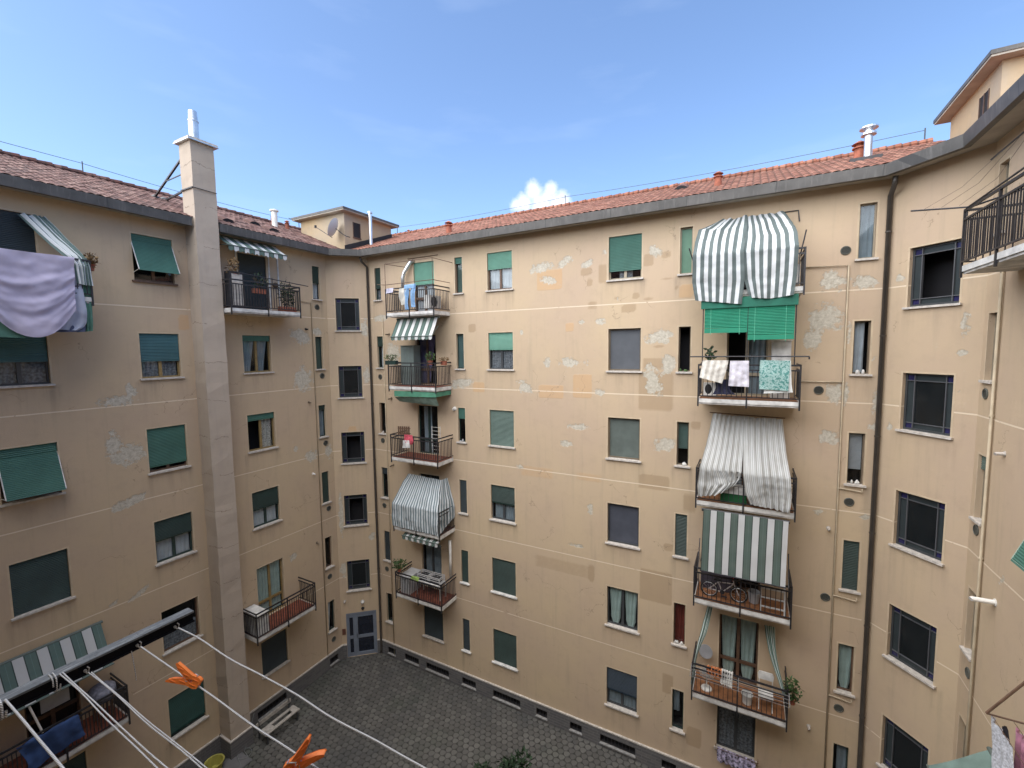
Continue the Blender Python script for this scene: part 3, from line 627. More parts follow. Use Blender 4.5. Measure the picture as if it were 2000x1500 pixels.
# ------------------------------------------------------------------ eaves, gutters, roofs
loop = [(-17.7, -1.3), (-17.7, 14.45), (-16.25, 15.71), (3.25, 15.71), (4.69, 14.1), (4.69, -1.3)]
def offs(d):
    """offset of the closed courtyard outline towards the courtyard by d"""
    pts = [Vector(p) for p in loop]; n = len(pts); out = []
    for i in range(n):
        a, b, c = pts[i-1], pts[i], pts[(i+1) % n]
        e1 = (b-a).normalized(); e2 = (c-b).normalized(); n1 = Vector((e1.y, -e1.x)); n2 = Vector((e2.y, -e2.x))
        m = (n1+n2).normalized(); out.append(b+m*d/m.dot(n1))
    return out
o0, o5, o6 = offs(-.02), offs(.5), offs(.62)
def sweep(idx, prof, name, m, trim=None):
    """prof: list of (offset, z) closed section, swept along consecutive outline corners"""
    mb = MB(); rings = [offs(d) for d, z in prof]; k = len(prof)
    P_ = []
    for i in idx: P_.append([Vector((rings[q][i].x, rings[q][i].y, prof[q][1])) for q in range(k)])
    if trim:
        for end, y in trim:
            for q in range(k): P_[end][q].y = y
    for p in P_: mb.v += [tuple(x) for x in p]
    for i in range(len(P_)-1):
        for q in range(k):
            mb.f.append((i*k+q, i*k+(q+1) % k, (i+1)*k+(q+1) % k, (i+1)*k+q)); mb.m.append(0)
    mb.f += [tuple(range(k)), tuple((len(P_)-1)*k+q for q in range(k-1, -1, -1))]; mb.m += [0, 0]
    return mb.build(name, m, ROOT)
GP = [(.485, 19.86), (.62, 19.86), (.64, 20.15), (.60, 20.155), (.59, 19.93), (.485, 19.93)]
SP = [(-.3, 19.95), (.484, 19.90), (.484, 19.99), (-.3, 20.10)]
for prof, nm, m in ((GP, 'gutter', GUT), (SP, 'soffit', SOF)):
    sweep([0, 1], prof, nm, m, trim=[(1, 8.55)])
    sweep([1, 2, 3, 4, 5], prof, nm, m) if False else None
for prof, nm, m in ((GP, 'gutter', GUT), (SP, 'soffit', SOF)):
    # from the chimney round to the right wall
    mb = MB(); rings = [offs(d) for d, z in prof]; k = len(prof)
    st = [Vector((rings[q][1].x, 9.45, prof[q][1])) for q in range(k)]
    P_ = [st]+[[Vector((rings[q][i].x, rings[q][i].y, prof[q][1])) for q in range(k)] for i in (1, 2, 3, 4, 5)]
    for p in P_: mb.v += [tuple(x) for x in p]
    for i in range(5):
        for q in range(k): mb.f.append((i*k+q, i*k+(q+1) % k, (i+1)*k+(q+1) % k, (i+1)*k+q)); mb.m.append(0)
    mb.f += [tuple(range(k)), tuple(5*k+q for q in range(k-1, -1, -1))]; mb.m += [0, 0]
    mb.build(nm, m, ROOT)
for m in (GUT,):
    t = m.node_tree; b = t.nodes['Principled BSDF']; lk = b.inputs['Base Color'].links[0].from_socket
    co = N(t, 'ShaderNodeTexCoord').outputs['Object']; sp = N(t, 'ShaderNodeSeparateXYZ'); t.links.new(co, sp.inputs[0])
    fr = tm(t, 'FRACT', tm(t, 'DIVIDE', tm(t, 'ADD', sp.outputs[0], sp.outputs[1]), 2.4)); j = tm(t, 'LESS_THAN', tm(t, 'ABSOLUTE', tm(t, 'SUBTRACT', fr, .5)), .006)
    st = N(t, 'ShaderNodeMapping'); st.inputs['Scale'].default_value = (5, 5, .8); t.links.new(co, st.inputs[0])
    c = mixc(t, tm(t, 'MULTIPLY', tm(t, 'SUBTRACT', tnoise(t, st.outputs[0], 2, 6, .7), .52), 3, clamp=True), lk, (.17,.165,.155))
    t.links.new(mixc(t, tm(t, 'MULTIPLY', j, .8), c, (.03,.03,.03)), b.inputs['Base Color'])
sweep([5, 0], GP, 'gutter', GUT); sweep([5, 0], SP, 'soffit', SOF)
SL = .4
def roof(name, length, loc, rz, m, depth=5.0, skip=None):
    """one tiled slope: local x along the eave, y up the slope (plan), ridge rolls on top"""
    mb = MB(); dx = .21/6; nx = int(length/dx); rows = int(depth/.36)+1; vs = []; 
    ys = []
    for r in range(rows):
        for t in (0, .5, .97): ys.append(min(depth, (r+t)*.36))
    ys.append(depth); rnd = random.Random(5)
    jit = {}
    for j, y in enumerate(ys):
        r = min(int(y/.36+1e-6), rows-1); ft = (y/.36)-r
        for i in range(nx+1):
            x = i*dx; c = int(x/.21); a = (x/.21-c)
            jj = jit.setdefault((c, r), rnd.uniform(-.008, .008))
            vs.append((x, y, SL*y+.034*abs(math.sin(a*PI))**.6+.016*(1-ft)+jj))
    fs = []
    for j in range(len(ys)-1):
        for i in range(nx):
            q = j*(nx+1)+i; fs.append((q, q+1, q+nx+2, q+nx+1))
    mb.v, mb.f, mb.m = vs, fs, [0]*len(fs)
    n = int(length/.4)
    for i in range(n):      # ridge tiles
        x = i*.4; mb.tube([(x, depth, SL*depth+.03), (x+.43, depth, SL*depth+.045)], [.10, .125], 8)
    mb.add([(0, depth, SL*depth), (length, depth, SL*depth), (length, depth*2, 0), (0, depth*2, 0)], [(0,1,2,3)])
    return mb.build(name, m, ROOT, loc=loc, rz=rz)
roof('roof', 27.0, (-21.7, 15.14, 20.15), 0, TILC, 5.0)
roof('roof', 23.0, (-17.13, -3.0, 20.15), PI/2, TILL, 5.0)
roof('roof', 21.0, (4.12, 19.0, 20.15), -PI/2, TILC, 5.0)
roof('roof', 26.0, (8.0, -.73, 20.15), PI, TILC, 5.0)
mb = MB()   # lead flashing filling the two cut corners behind the gutter
A = offs(.6)
mb.add([(A[1].x, A[1].y, 20.13), (A[2].x, A[2].y, 20.13), (A[2].x-.1, A[2].y+1.2, 20.14), (A[1].x-1.2, A[1].y+.4, 20.14)], [(0,1,2,3)])
mb.add([(A[3].x, A[3].y, 20.13), (A[4].x, A[4].y, 20.13), (A[4].x+1.3, A[4].y+.3, 20.14), (A[3].x+.2, A[3].y+1.3, 20.14)], [(0,1,2,3)])
mb.build('flashing', mat('lead_grey', (.12,.12,.12), .6), ROOT)
# stair towers over the cut corners
def tower(x0, x1, y0, y1, z0, z1, wins, ov=.30):
    mb = MB(); mb.box(x0, x1, y0, y1, z0, z1); t = mb.build('stair_tower', PLT, ROOT)
    r = MB(); r.box(x0-ov, x1+ov, y0-ov, y1+ov, z1, z1+.05); r.box(x0-ov-.02, x1+ov+.02, y0-ov-.02, y1+ov+.02, z1+.05, z1+.15, 1)
    r.build('flat_roof', [SOF, GUT], t)
    f = MB(); f.box(x0-.02, x1+.02, y0-.02, y1+.02, z0, z0+.22); 
    for (side, a, b, zz, ww, hh) in wins:
        w = MB()
        if side == 'x1': w.box(x1-.05, x1+.004, a, a+ww, zz, zz+hh, 1); w.box(x1, x1+.02, a-.03, a, zz-.03, zz+hh); w.box(x1, x1+.02, a+ww, a+ww+.03, zz-.03, zz+hh); w.box(x1, x1+.04, a-.05, a+ww+.05, zz-.06, zz)
        if side == 'x0': w.box(x0-.004, x0+.05, a, a+ww, zz, zz+hh, 1); w.box(x0-.02, x0, a-.03, a, zz-.03, zz+hh); w.box(x0-.02, x0, a+ww, a+ww+.03, zz-.03, zz+hh); w.box(x0-.04, x0, a-.05, a+ww+.05, zz-.06, zz); w.box(x0-.02, x0, a+ww/2-.02, a+ww/2+.02, zz, zz+hh)
        w.build('window', [BROWN, DARKROOM], t)
    return t
t1 = tower(-20.8, -17.6, 15.6, 18.8, 20.0, 22.22, [('x1', 16.15, 0, 21.15, .42, .72)])
fl = MB(); fl.add([(-17.585, 15.55, 20.2), (-17.585, 18.85, 20.2+SL*3.3), (-17.585, 18.85, 20.55+SL*3.3), (-17.585, 15.55, 20.62)], [(0,1,2,3)]); fl.build('flashing', RUB, t1)
t2 = tower(5.1, 8.3, 15.35, 18.45, 20.0, 22.2, [('x0', 15.97, 0, 21.25, .48, .60)])
# external chimney stack on the left wall
CX0, CX1, CY0, CY1 = -17.72, -17.0, 8.62, 9.37
mb = MB(); rnd = random.Random(3); rows = 60; vs = []
for j in range(rows+1):
    z = 22.72*j/rows
    for (x, y, jx, jy) in ((CX0, CY0, 0, 1), (CX1, CY0, 1, 1), (CX1, CY1, 1, 1), (CX0, CY1, 0, 1)):
        vs.append((x+jx*rnd.uniform(-.012, .012), y+jy*rnd.uniform(-.012, .012), z))
fs = [(j*4+k, j*4+(k+1) % 4, (j+1)*4+(k+1) % 4, (j+1)*4+k) for j in range(rows) for k in range(4)]
mb.add(vs, fs); st = mb.build('chimney_stack', PLC, ROOT)
mb = MB(); mb.box(CX0-.12, CX1+.12, CY0-.12, CY1+.12, 22.72, 22.75); mb.box(CX0-.10, CX1+.10, CY0-.10, CY1+.10, 22.75, 22.82, 1); mb.build('cap', [CHROME, STONE], st)
mb = MB(); mb.lathe([(.15, 0), (.15, .70), (.165, .70), (.165, .74), (.14, .76), (.125, 1.06), (.115, 1.06), (.115, .9), (0, .9)], 20, (-17.36, 8.95, 22.82)); mb.build('flue_pipe', CHROME, st, smooth=False)
mb = MB(); mb.box(CX0, CX1+.055, CY0-.055, CY1+.055, 0, .70); mb.box(CX0, CX1+.067, CY0-.067, CY1+.067, .70, .75, 1); mb.build('plinth', [PLI, STONE], st, )
mb = MB(); mb.bar((-20.53, 9.0, 21.5), (-17.6, 8.66, 22.3), .06); mb.bar((-19.3, 8.85, 21.83), (-17.7, 8.68, 21.75), .03)
mb.bar((-20.4, 9.3, 21.45), (-17.8, 8.72, 21.2), .06); mb.bar((CX0, CY0-.03, 21.15), (CX1+.03, CY0-.03, 21.15), .04); mb.bar((CX1+.03, CY0-.04, 21.15), (CX1+.03, CY1, 21.15), .02)
for y in (9.0, 9.3): mb.lathe([(.2, 0), (.16, .12), (.05, .2), (0, .2)], 10, (-20.5, y, 21.4))
mb.build('brace', BLK, st)
# ------------------------------------------------------------------ pipes and vents on the walls
def part_tube(name, pts, r, m, parent=ROOT, n=8): mb = MB(); mb.tube(pts, r, n); return mb.build(name, m, parent, smooth=True)
def downpipe(w, u, d=-.09, r=.055):
    pts = [wp(w, u, -.50, 19.85), wp(w, u, -.42, 19.65), wp(w, u, d, 19.45), wp(w, u, d, .25), wp(w, u, d-.05, .12)]
    o = part_tube('downpipe', pts, r, PIPE)
    for k in range(7):
        z = 18.5-k*2.8; p = wp(w, u, d, z); mb = MB(); mb.lathe([(r+.004, 0), (r+.014, 0), (r+.014, .03), (r+.004, .03)], 10, (0, 0, 0))
        mb.build('bracket', PIPE, o, loc=p)
    return o
downpipe('C', .03); downpipe('C', 19.45, r=.062)
G_ = .018
def gas(w, pts, r=G_, m=GAS):
    return part_tube('gas_pipe', [wp(w, u, d, z) for u, d, z in pts], r, m, n=6)
gas('C', [(18.62, -.04, .1), (18.62, -.04, 17.72), (17.5, -.04, 17.76)], .024)
for z in (14.41,): gas('C', [(18.62, -.04, z), (17.5, -.04, z)])
for k, zt in enumerate((11.3, 8.02, 4.85)): gas('C', [(18.62, -.05, zt), (18.92, -.05, zt-.02), (19.18, -.07, zt-.04), (19.18, -.07, zt+.06)])
gas('C', [(.86, -.04, .1), (.86, -.04, 17.0)]); gas('L', [(14.86, -.04, .5), (14.86, -.04, 17.7), (14.3, -.04, 17.72)])
gas('R', [(.82, -.05, .1), (.82, -.05, 17.0)], .030)
for z in (17.0, 13.9, 10.7): gas('R', [(.82, -.05, z), (.84, -.05, z+.001)], .05)
def vent(w, u, z, r=.125):
    mb = MB(); mb.lathe([(r, 0), (r, .02), (r*.86, .03), (r*.8, .02)], 20); mb.lathe([(r*.8, .006), (0, .006)], 20, mi=1)
    for i in range(-3, 4): mb.box(-math.sqrt(max(0, (r*.78)**2-(i*.028)**2)), math.sqrt(max(0, (r*.78)**2-(i*.028)**2)), i*.028-.005, i*.028+.005, .008, .018)
    o = mb.build('vent_cover', [mat('vent_grey', (.10,.105,.09), .6), DARKROOM], ROOT)
    o.matrix_local = Matrix.Translation(wp(w, u, 0, z)) @ Matrix.Rotation(WALLS[w][1], 4, 'Z') @ Matrix.Rotation(PI/2, 4, 'X')
for u, z in ((18.54, 18.14), (18.05, 14.16), (18.9, 10.91), (18.44, 7.89), (18.9, 4.49), (.55, 14.21), (.57, 11.1), (.52, 7.84), (.53, 4.58)): vent('C', u, z)
for u, z in ((15.2, 17.51), (15.3, 14.33), (15.32, 11.12), (15.32, 7.92), (15.2, 4.57), (15.26, 1.33)): vent('L', u, z)
for u, z in ((.34, 14.35), (.38, 11.2), (.5, 7.8)): vent('R', u, z)
def flue(w, u, z, m=PVC, r=.035, L=.13):
    mb = MB(); a = Vector((0, 0, 0)); mb.tube([(0, .02, 0), (0, -L, -.01), (0.01, -L-.02, -.02)], r, 10); mb.tube([(0, -.001, 0), (0, -.012, 0)], r*1.6, 12)
    mb.build('wall_flue', m, ROOT, loc=wp(w, u, 0, z), rz=WALLS[w][1], smooth=False)
for u, z, m in ((14.55, 16.48, BLK), (14.52, 13.16, BRONZE), (14.55, 9.83, PVC), (14.58, 6.51, BRONZE)): flue('L', u, z, m)
for u, z in ((1.21, 16.23), (1.23, 13.2), (1.2, 9.95)): flue('C', u, z, BRONZE, L=.2)
flue('C', 18.44, 10.04, STONE); flue('C', 18.17, 3.61, STONE); flue('DL', .2, 3.0, STONE); flue('R', 1.37, 13.2, STONE)
flue('C', 4.9, 12.9, PVC, .06, .1)
flue('R', 1.45, 10.03, PVC, .05, .36)
flue('DL', 1.05, 2.85, WHITE, .06, .12); flue('DL', 1.05, 2.5, BLK, .05, .05)
part_tube('flue_pipe', [wp('C', 2.38, -.25, FLOOR[1]+.7), wp('C', 2.38, -.25, FLOOR[1]+1.65), wp('C', 2.45, -.22, FLOOR[1]+1.85), wp('C', 2.75, -.15, FLOOR[1]+2.3), wp('C', 2.82, 0, FLOOR[1]+2.36)], .085, CHROME, n=12)
part_tube('flue_pipe', [wp('C', 4.55, -.12, FLOOR[5]+.9), wp('C', 4.55, -.12, FLOOR[5]+2.6)], .06, PVC, n=10)
# entry lamp box and bell panel by the door
mb = MB(); mb.box(0, .16, -.03, 0, 0, .3); mb.build('bell_panel', mat('rust_panel', (.14,.06,.04), .5), ROOT, loc=wp('DL', .03, 0, 1.25), rz=WALLS['DL'][1])
# roof furniture
def pot(x, y, z, h, r=.10, m=TERRA, cap=True):
    mb = MB(); pr = [(r*1.1, -.15), (r*.9, h*.6)]
    if cap: pr += [(r*1.3, h*.62), (r*1.3, h*.68), (r*.6, h*.7), (r*.6, h*.8), (r*1.4, h*.84), (r*.3, h), (0, h)]
    else: pr += [(r*.9, h), (0, h)]
    mb.lathe(pr, 12, (x, y, z)); return mb.build('roof_vent', m, ROOT)
pot(-18.44, 21.2, 22.3, .45, .08); pot(-18.0, 21.6, 22.3, .5, .08); pot(-11.73, 16.1, 20.51, .55, .13); pot(-1.14, 17.19, 20.95, .5, .12); pot(2.86, 18.04, 21.27, .62, .15)
mb = MB(); mb.lathe([(.2, -.2), (.2, .0), (.11, .02), (.11, .72), (.20, .74), (.20, .80), (.11, .82), (.11, .90), (.24, .93), (.24, .97), (.02, 1.06), (0, 1.06)], 18, (3.03, 17.77, 21.18)); mb.build('roof_flue', CHROME, ROOT)
mb = MB(); mb.box(2.55, 3.35, 17.5, 18.3, 21.1, 21.22); mb.build('flashing', BLK, ROOT)
mb = MB(); mb.lathe([(.10, -.3), (.085, .2), (.085, 1.6), (.12, 1.62), (.12, 1.7), (0, 1.75)], 14, (-16.96, 16.67, 20.7)); mb.build('roof_flue', CHROME, ROOT)
mb = MB(); mb.lathe([(.13, -.2), (.13, .75), (.2, .76), (.2, .82), (.08, .86), (0, .86)], 12, (-20.81, 14.15, 21.6)); mb.build('roof_flue', PVC, ROOT)
pot(-21.3, 14.4, 21.8, .5, .09); pot(-21.0, 14.95, 21.7, .45, .09)
def dormer(x, y, z, rz):
    mb = MB(); n = 8
    for i in range(n+1):
        a = PI*i/n; 
        for r, yy, k in ((.26, 0, 0), (.26, .5, .22)): mb.v.append((-math.cos(a)*r, yy, math.sin(a)*r*.75+k))
    for i in range(n): mb.f.append((2*i, 2*i+1, 2*i+3, 2*i+2)); mb.m.append(0)
    mb.v.append((0, .03, 0)); c = len(mb.v)-1
    for i in range(n): mb.f.append((c, 2*i, 2*i+2)); mb.m.append(1)
    mb.build('roof_dormer_vent', [TILL, DARKROOM], ROOT, loc=(x, y, z), rz=rz)
for a in ((-18.0, 10.32, 20.47), (-19.3, 12.2, 21.0), (-18.49, 12.53, 20.67)): dormer(*a, PI/2)
dormer(-2.5, 18.34, 21.4, 0)
# ------------------------------------------------------------------ balconies
def balcony(w, u0, W_, D, row, floor_m=TILE, mid=True, horiz=False, top=1.05, second=.90, name='balcony', slabm=WHITE, dense=.10):
    z = FLOOR[row] if isinstance(row, int) else row
    p = wp(w, u0, 0, z); th = WALLS[w][1]; mb = MB()
    mb.box(0, W_, -D+.03, -.001, -.17, -.004, 1); mb.box(0, W_, -D, -D+.03, -.12, .0); mb.box(-.012, 0, -D, -.001, -.15, .0); mb.box(W_, W_+.012, -D, -.001, -.15, 0)
    o = mb.build(name, [slabm, CONC], ROOT, loc=p, rz=th)
    f = MB(); f.box(.03, W_-.03, -D+.05, -.01, -.003, .012)
    f.build('floor_tiles', floor_m, o)
    r = MB(); y = -D-.005; t = .04
    for x in (0, W_): r.box(x-t/2, x+t/2, y-t/2, y+t/2, -.24, top)
    if mid: r.box(W_/2-t/2, W_/2+t/2, y-t/2, y+t/2, -.24, top)
    for zz, h_ in ((top, .05), (second, .04), (.10, .03)):
        r.box(-.02, W_+.02, y-.018, y+.018, zz-h_, zz)
        for x in (0, W_): r.box(x-.015, x+.015, y, 0, zz-h_+.001, zz-.001)
    if horiz:
        for zz in (.80, .70, .60): r.box(0, W_, y-.008, y+.008, zz-.012, zz)
        n = int(W_/.13)
        for i in range(1, n): x = W_*i/n; r.box(x-.008, x+.008, y-.008, y+.008, .10, .60)
        for x in (0, W_):
            for i in range(1, 8): yy = y*i/8; r.box(x-.006, x+.006, yy-.006, yy+.006, .10, second-.02)
    else:
        n = int(W_/dense)
        for i in range(1, n): x = W_*i/n; r.box(x-.010, x+.010, y-.010, y+.010, .09, second-.02)
        m_ = int(D/dense)
        for x in (0, W_):
            for i in range(1, m_): yy = y*i/m_; r.box(x-.010, x+.010, yy-.010, yy+.010, .09, second-.02)
    r.build('railing', BLK, o)
    return o
for r in range(1, 6):
    balcony('C', 2.15, 2.60, 1.10, r, TILE if r != 4 else TILE)
    balcony('C', 14.87, 2.62, 1.15, r, BTAN, horiz=(r in (3, 5)), dense=.13)
balcony('L', 10.72, 2.80, 1.10, 1, TILE); balcony('L', 10.92, 2.62, 1.10, 5, TILE)
balcony('L', 4.05, 2.82, 1.10, 1, TILE); balcony('L', 4.05, 2.82, 1.10, 5, TILE, dense=.08)
balcony('R', 1.32, 3.0, .84, 1, TILE, mid=True, top=1.16, second=.97)
bb = balcony('B', 3.0, 3.6, 1.15, CAMZ-1.62, TILE, top=1.0, second=.85)
# ------------------------------------------------------------------ cloth
def crm(P, t):
    n = len(P)-1; x = min(max(t*n, 0), n-1e-9); i = int(x); f = x-i
    p0 = P[max(i-1, 0)]; p1 = P[i]; p2 = P[i+1]; p3 = P[min(i+2, n)]
    return .5*((2*p1)+(p2-p0)*f+(2*p0-5*p1+4*p2-p3)*f*f+(3*p1-p0-3*p2+p3)*f*f*f)
def lin(P, t):
    n = len(P)-1; x = min(max(t*n, 0), n-1e-9); i = int(x); f = x-i; return P[i].lerp(P[i+1], f)
def cloth(name, w, rows, m, nu=60, nv=30, fold=(0, 1), wrinkle=.015, parent=None, smooth_rows=False, fade=None, seed=0, hem=None, loc0=None):
    """rows of (u, d, z) points in wall coordinates, top to bottom; sewn into one draped sheet"""
    R_ = [[wp(w, *p) for p in r] for r in rows]
    mb = MB(); uvs = []; org = R_[0][0].copy()
    rowf = crm if smooth_rows else lin
    P_ = [[None]*(nu+1) for _ in range(nv+1)]
    for j in range(nv+1):
        v = j/nv
        for i in range(nu+1):
            u = i/nu; P_[j][i] = rowf([lin(r, u) for r in R_], v); uvs.append((u, v))
    for j in range(nv+1):
        for i in range(nu+1):
            du = P_[j][min(i+1, nu)]-P_[j][max(i-1, 0)]; dv = P_[min(j+1, nv)][i]-P_[max(j-1, 0)][i]
            nrm = du.cross(dv); nrm = nrm.normalized() if nrm.length > 1e-9 else Vector((0,0,1))
            u = i/nu; v = j/nv; a = fold[0]*(math.sin(u*fold[1]*2*PI+math.sin(v*3+seed)*.6)+.4*math.sin(u*fold[1]*5.1+v*2+seed))
            if fade: a *= fade(v)
            q = P_[j][i]; a += wrinkle*mnoise.noise(q*2.3+Vector((seed, 0, 0)))*2+wrinkle*.6*mnoise.noise(q*7+Vector((0, seed, 0)))
            z = q+nrm*a
            if hem and j == nv: z.z += hem*math.sin(u*fold[1]*6)
            mb.v.append(tuple(z-org))
    for j in range(nv):
        for i in range(nu):
            a = j*(nu+1)+i; mb.f.append((a, a+nu+1, a+nu+2, a+1)); mb.m.append(0)
    mb.uv = uvs
    o = mb.build(name, m, parent, smooth=True, loc=org); return o
GRN = (.105, .15, .14)
ST12 = stripes('awning_grey_stripes', 13, green=(.135,.165,.165), white=(.74,.76,.78), duty=.5, grime=.12)
ST6 = stripes('awning_wide_stripes', 5.9, green=(.095,.135,.12), white=(.55,.57,.58), duty=.56, edge=.03, grime=.2)
STF = stripes('faded_curtain_stripes', 24, green=(.36,.37,.355), white=(.58,.60,.60), duty=.4, grime=.3, trans=.2)
STB = stripes('blue_grey_stripes', 19, green=(.17,.225,.25), white=(.60,.65,.68), duty=.5, grime=.15)
STV = stripes('small_awning_stripes', 6, green=(.11,.17,.15), white=(.66,.68,.68), duty=.56, edge=.03, grime=.25)
STL = stripes('left_awning_stripes', 6.5, green=(.085,.135,.13), white=(.44,.46,.48), duty=.55, edge=.025, grime=.25)
STT = stripes('tied_stripes', 5, green=(.12,.20,.17), white=(.46,.52,.50), duty=.6, grime=.3)
X = 16.25
# 1: striped cloth over the top right balcony
cw = empty('striped_cloth', wp('C', X-.3, -.06, 19.4)); tag(cw, 'grey and white striped cloth draped over the whole top balcony of the right column', 'awning', 'striped balcony cloths')
def child_cloth(name, root, *a, **k):
    o = cloth(name, *a, **k); o.parent = root; o.location = o.location-root.location; return o
STH = stripes('awning_grey_stripes_half', 6.5, green=(.115,.145,.145), white=(.60,.63,.65), duty=.5, grime=.12)
child_cloth('panel', cw, 'C', [
    [(X-1.0, -.06, 19.42), (X-.6, -.08, 19.40), (X-.20, -.06, 19.46)],
    [(X-1.54, -.40, 19.14), (X-.85, -.45, 19.06), (X-.18, -.42, 19.08)],
    [(X-1.58, -.92, 18.66), (X-.9, -.90, 18.62), (X-.20, -.92, 18.62)],
    [(X-1.60, -1.28, 18.20), (X-.9, -1.28, 18.18), (X-.24, -1.29, 18.18)],
    [(X-1.60, -1.27, 17.40), (X-.9, -1.26, 17.40), (X-.20, -1.29, 17.40)],
    [(X-1.50, -1.30, 16.86), (X-.9, -1.30, 16.78), (X-.26, -1.31, 16.68)]], STH, 100, 60, fold=(.020, 4), wrinkle=.03, seed=2)
child_cloth('panel', cw, 'C', [
    [(X-.26, -.05, 19.44), (X+.2, -.07, 19.46), (X+.74, -.06, 19.44)],
    [(X-.23, -.42, 19.06), (X+.3, -.45, 19.05), (X+.95, -.40, 19.04)],
    [(X-.25, -.92, 18.62), (X+.4, -.90, 18.62), (X+1.06, -.90, 18.62)],
    [(X-.29, -1.28, 18.18), (X+.4, -1.28, 18.18), (X+1.08, -1.28, 18.18)],
    [(X-.22, -1.26, 17.40), (X+.4, -1.26, 17.40), (X+1.06, -1.27, 17.40)],
    [(X-.08, -1.29, 16.86), (X+.4, -1.30, 16.80), (X+1.0, -1.30, 16.86)]], STH, 100, 60, fold=(.020, 4), wrinkle=.03, seed=5)
for r_, (a, b) in enumerate(((-.06, 0),)): pass
# frame bars of that awning
def bars(name, w, segs, r, m, label, cat, group=None):
    mb = MB(); 
    for s in segs: mb.tube([wp(w, *p) for p in s], r, 6)
    o = mb.build(name, m); return tag(o, label, cat, group)
bars('awning_frame', 'C', [[(X-1.72, -1.14, 18.45), (X-1.6, -1.08, 18.05), (X-1.4, -1.05, 17.98), (X+1.02, -1.05, 17.98), (X+1.14, -1.1, 18.02), (X+1.24, -1.16, 18.6)], [(X+.75, -.02, 19.42), (X+1.12, -.02, 19.42), (X+1.16, -.02, 19.1)]], .018, BLK,
     'thin black awning frame poking out beside the draped grey and white striped cloth', 'awning frame')
# 2: faded curtains over the third row balcony, right column
cloth2 = empty('balcony_curtain', wp('C', X-1.0, 0, 13.3)); tag(cloth2, 'pair of faded off-white striped curtains hung from a rod over the third balcony down', 'curtain', 'striped balcony cloths')
child_cloth('panel', cloth2, 'C', [[(X-1.02, -.1, 13.30), (X-.1, -.1, 13.28)], [(X-1.14, -.7, 12.45), (X-.12, -.7, 12.4)], [(X-1.28, -1.25, 11.75), (X-.14, -1.25, 11.74)], [(X-1.34, -1.27, 11.2), (X-.55, -1.27, 11.35), (X-.16, -1.2, 11.55)], [(X-1.30, -1.25, 10.85), (X-.85, -1.25, 10.95), (X-.3, -1.22, 11.35)]],
            STF, 90, 50, fold=(.035, 7), wrinkle=.034, seed=4, fade=lambda v: .5+.6*v)
child_cloth('panel', cloth2, 'C', [[(X-.12, -.1, 13.28), (X+.92, -.1, 13.24)], [(X-.12, -.7, 12.4), (X+1.0, -.7, 12.38)], [(X-.10, -1.25, 11.74), (X+1.10, -1.25, 11.74)], [(X-.02, -1.27, 11.2), (X+1.14, -1.27, 11.2)], [(X+.12, -1.25, 10.83), (X+1.10, -1.25, 10.75)]],
            STF, 90, 50, fold=(.035, 7), wrinkle=.034, seed=9, fade=lambda v: .5+.6*v)
mb = MB(); mb.tube([wp('C', X-1.12, -.09, 13.34)-cloth2.location, wp('C', X+.98, -.09, 13.28)-cloth2.location], .016, 6); mb.build('rod', BROWN, cloth2)
# 3: wide striped roll-down awning, fourth balcony
a3 = empty('roll_down_awning', wp('C', X-1.17, -1.2, 10.45)); tag(a3, 'flat green and white wide striped awning let down above the balcony with the bicycle', 'awning')
child_cloth('canvas', a3, 'C', [[(X-1.15, -1.22, 10.47), (X+1.09, -1.22, 10.47)], [(X-1.17, -1.30, 9.4), (X+1.07, -1.30, 9.42)], [(X-1.18, -1.36, 8.57), (X+1.06, -1.36, 8.58)]], ST6, 60, 30, fold=(.004, 3), wrinkle=.006)
mb = MB(); L0_ = a3.location
mb.tube([wp('C', X-1.2, -1.36, 8.56)-L0_, wp('C', X+1.08, -1.36, 8.57)-L0_], .02, 8); mb.tube([wp('C', X-1.2, -1.16, 10.44)-L0_, wp('C', X+1.12, -1.16, 10.44)-L0_], .05, 10)
for x in (X-1.26, X+1.14): mb.tube([wp('C', x, -.9, 9.4)-L0_, wp('C', x, -1.36, 8.57)-L0_], .014, 6)
mb.build('roller_and_arms', BLK, a3)
# 4: draped blue grey striped cloth, fourth row, left column
a4 = empty('draped_awning', wp('C', 2.3, -.6, 9.7)); tag(a4, 'blue grey and white thin striped cloth stretched like a tent over a balcony', 'awning', 'striped balcony cloths')
ul, ur = 2.16, 4.78
child_cloth('canvas', a4, 'C', [[(2.40, -.35, 9.78), (4.32, -.35, 9.72)], [(2.28, -.8, 9.2), (4.54, -.8, 9.15)], [(2.14, -1.17, 8.60), (4.73, -1.17, 8.58)], [(2.12, -1.19, 8.0), (4.74, -1.19, 8.0)], [(2.14, -1.17, 7.55), (4.74, -1.17, 7.55)]], STB, 110, 50, fold=(.012, 9), wrinkle=.02, seed=1)
STBs = stripes('blue_grey_stripes_side', 6, green=(.17,.225,.25), white=(.60,.65,.68), duty=.5, grime=.15)
child_cloth('side_panel', a4, 'C', [[(4.33, -.34, 9.72), (4.42, -.02, 9.74)], [(4.55, -.8, 9.15), (4.6, -.02, 9.1)], [(4.75, -1.17, 8.58), (4.76, -.02, 8.5)], [(4.76, -1.19, 7.9), (4.77, -.02, 8.12)], [(4.76, -1.17, 7.56), (4.77, -.05, 8.02)]], STBs, 50, 40, fold=(.010, 4), wrinkle=.02, seed=3)
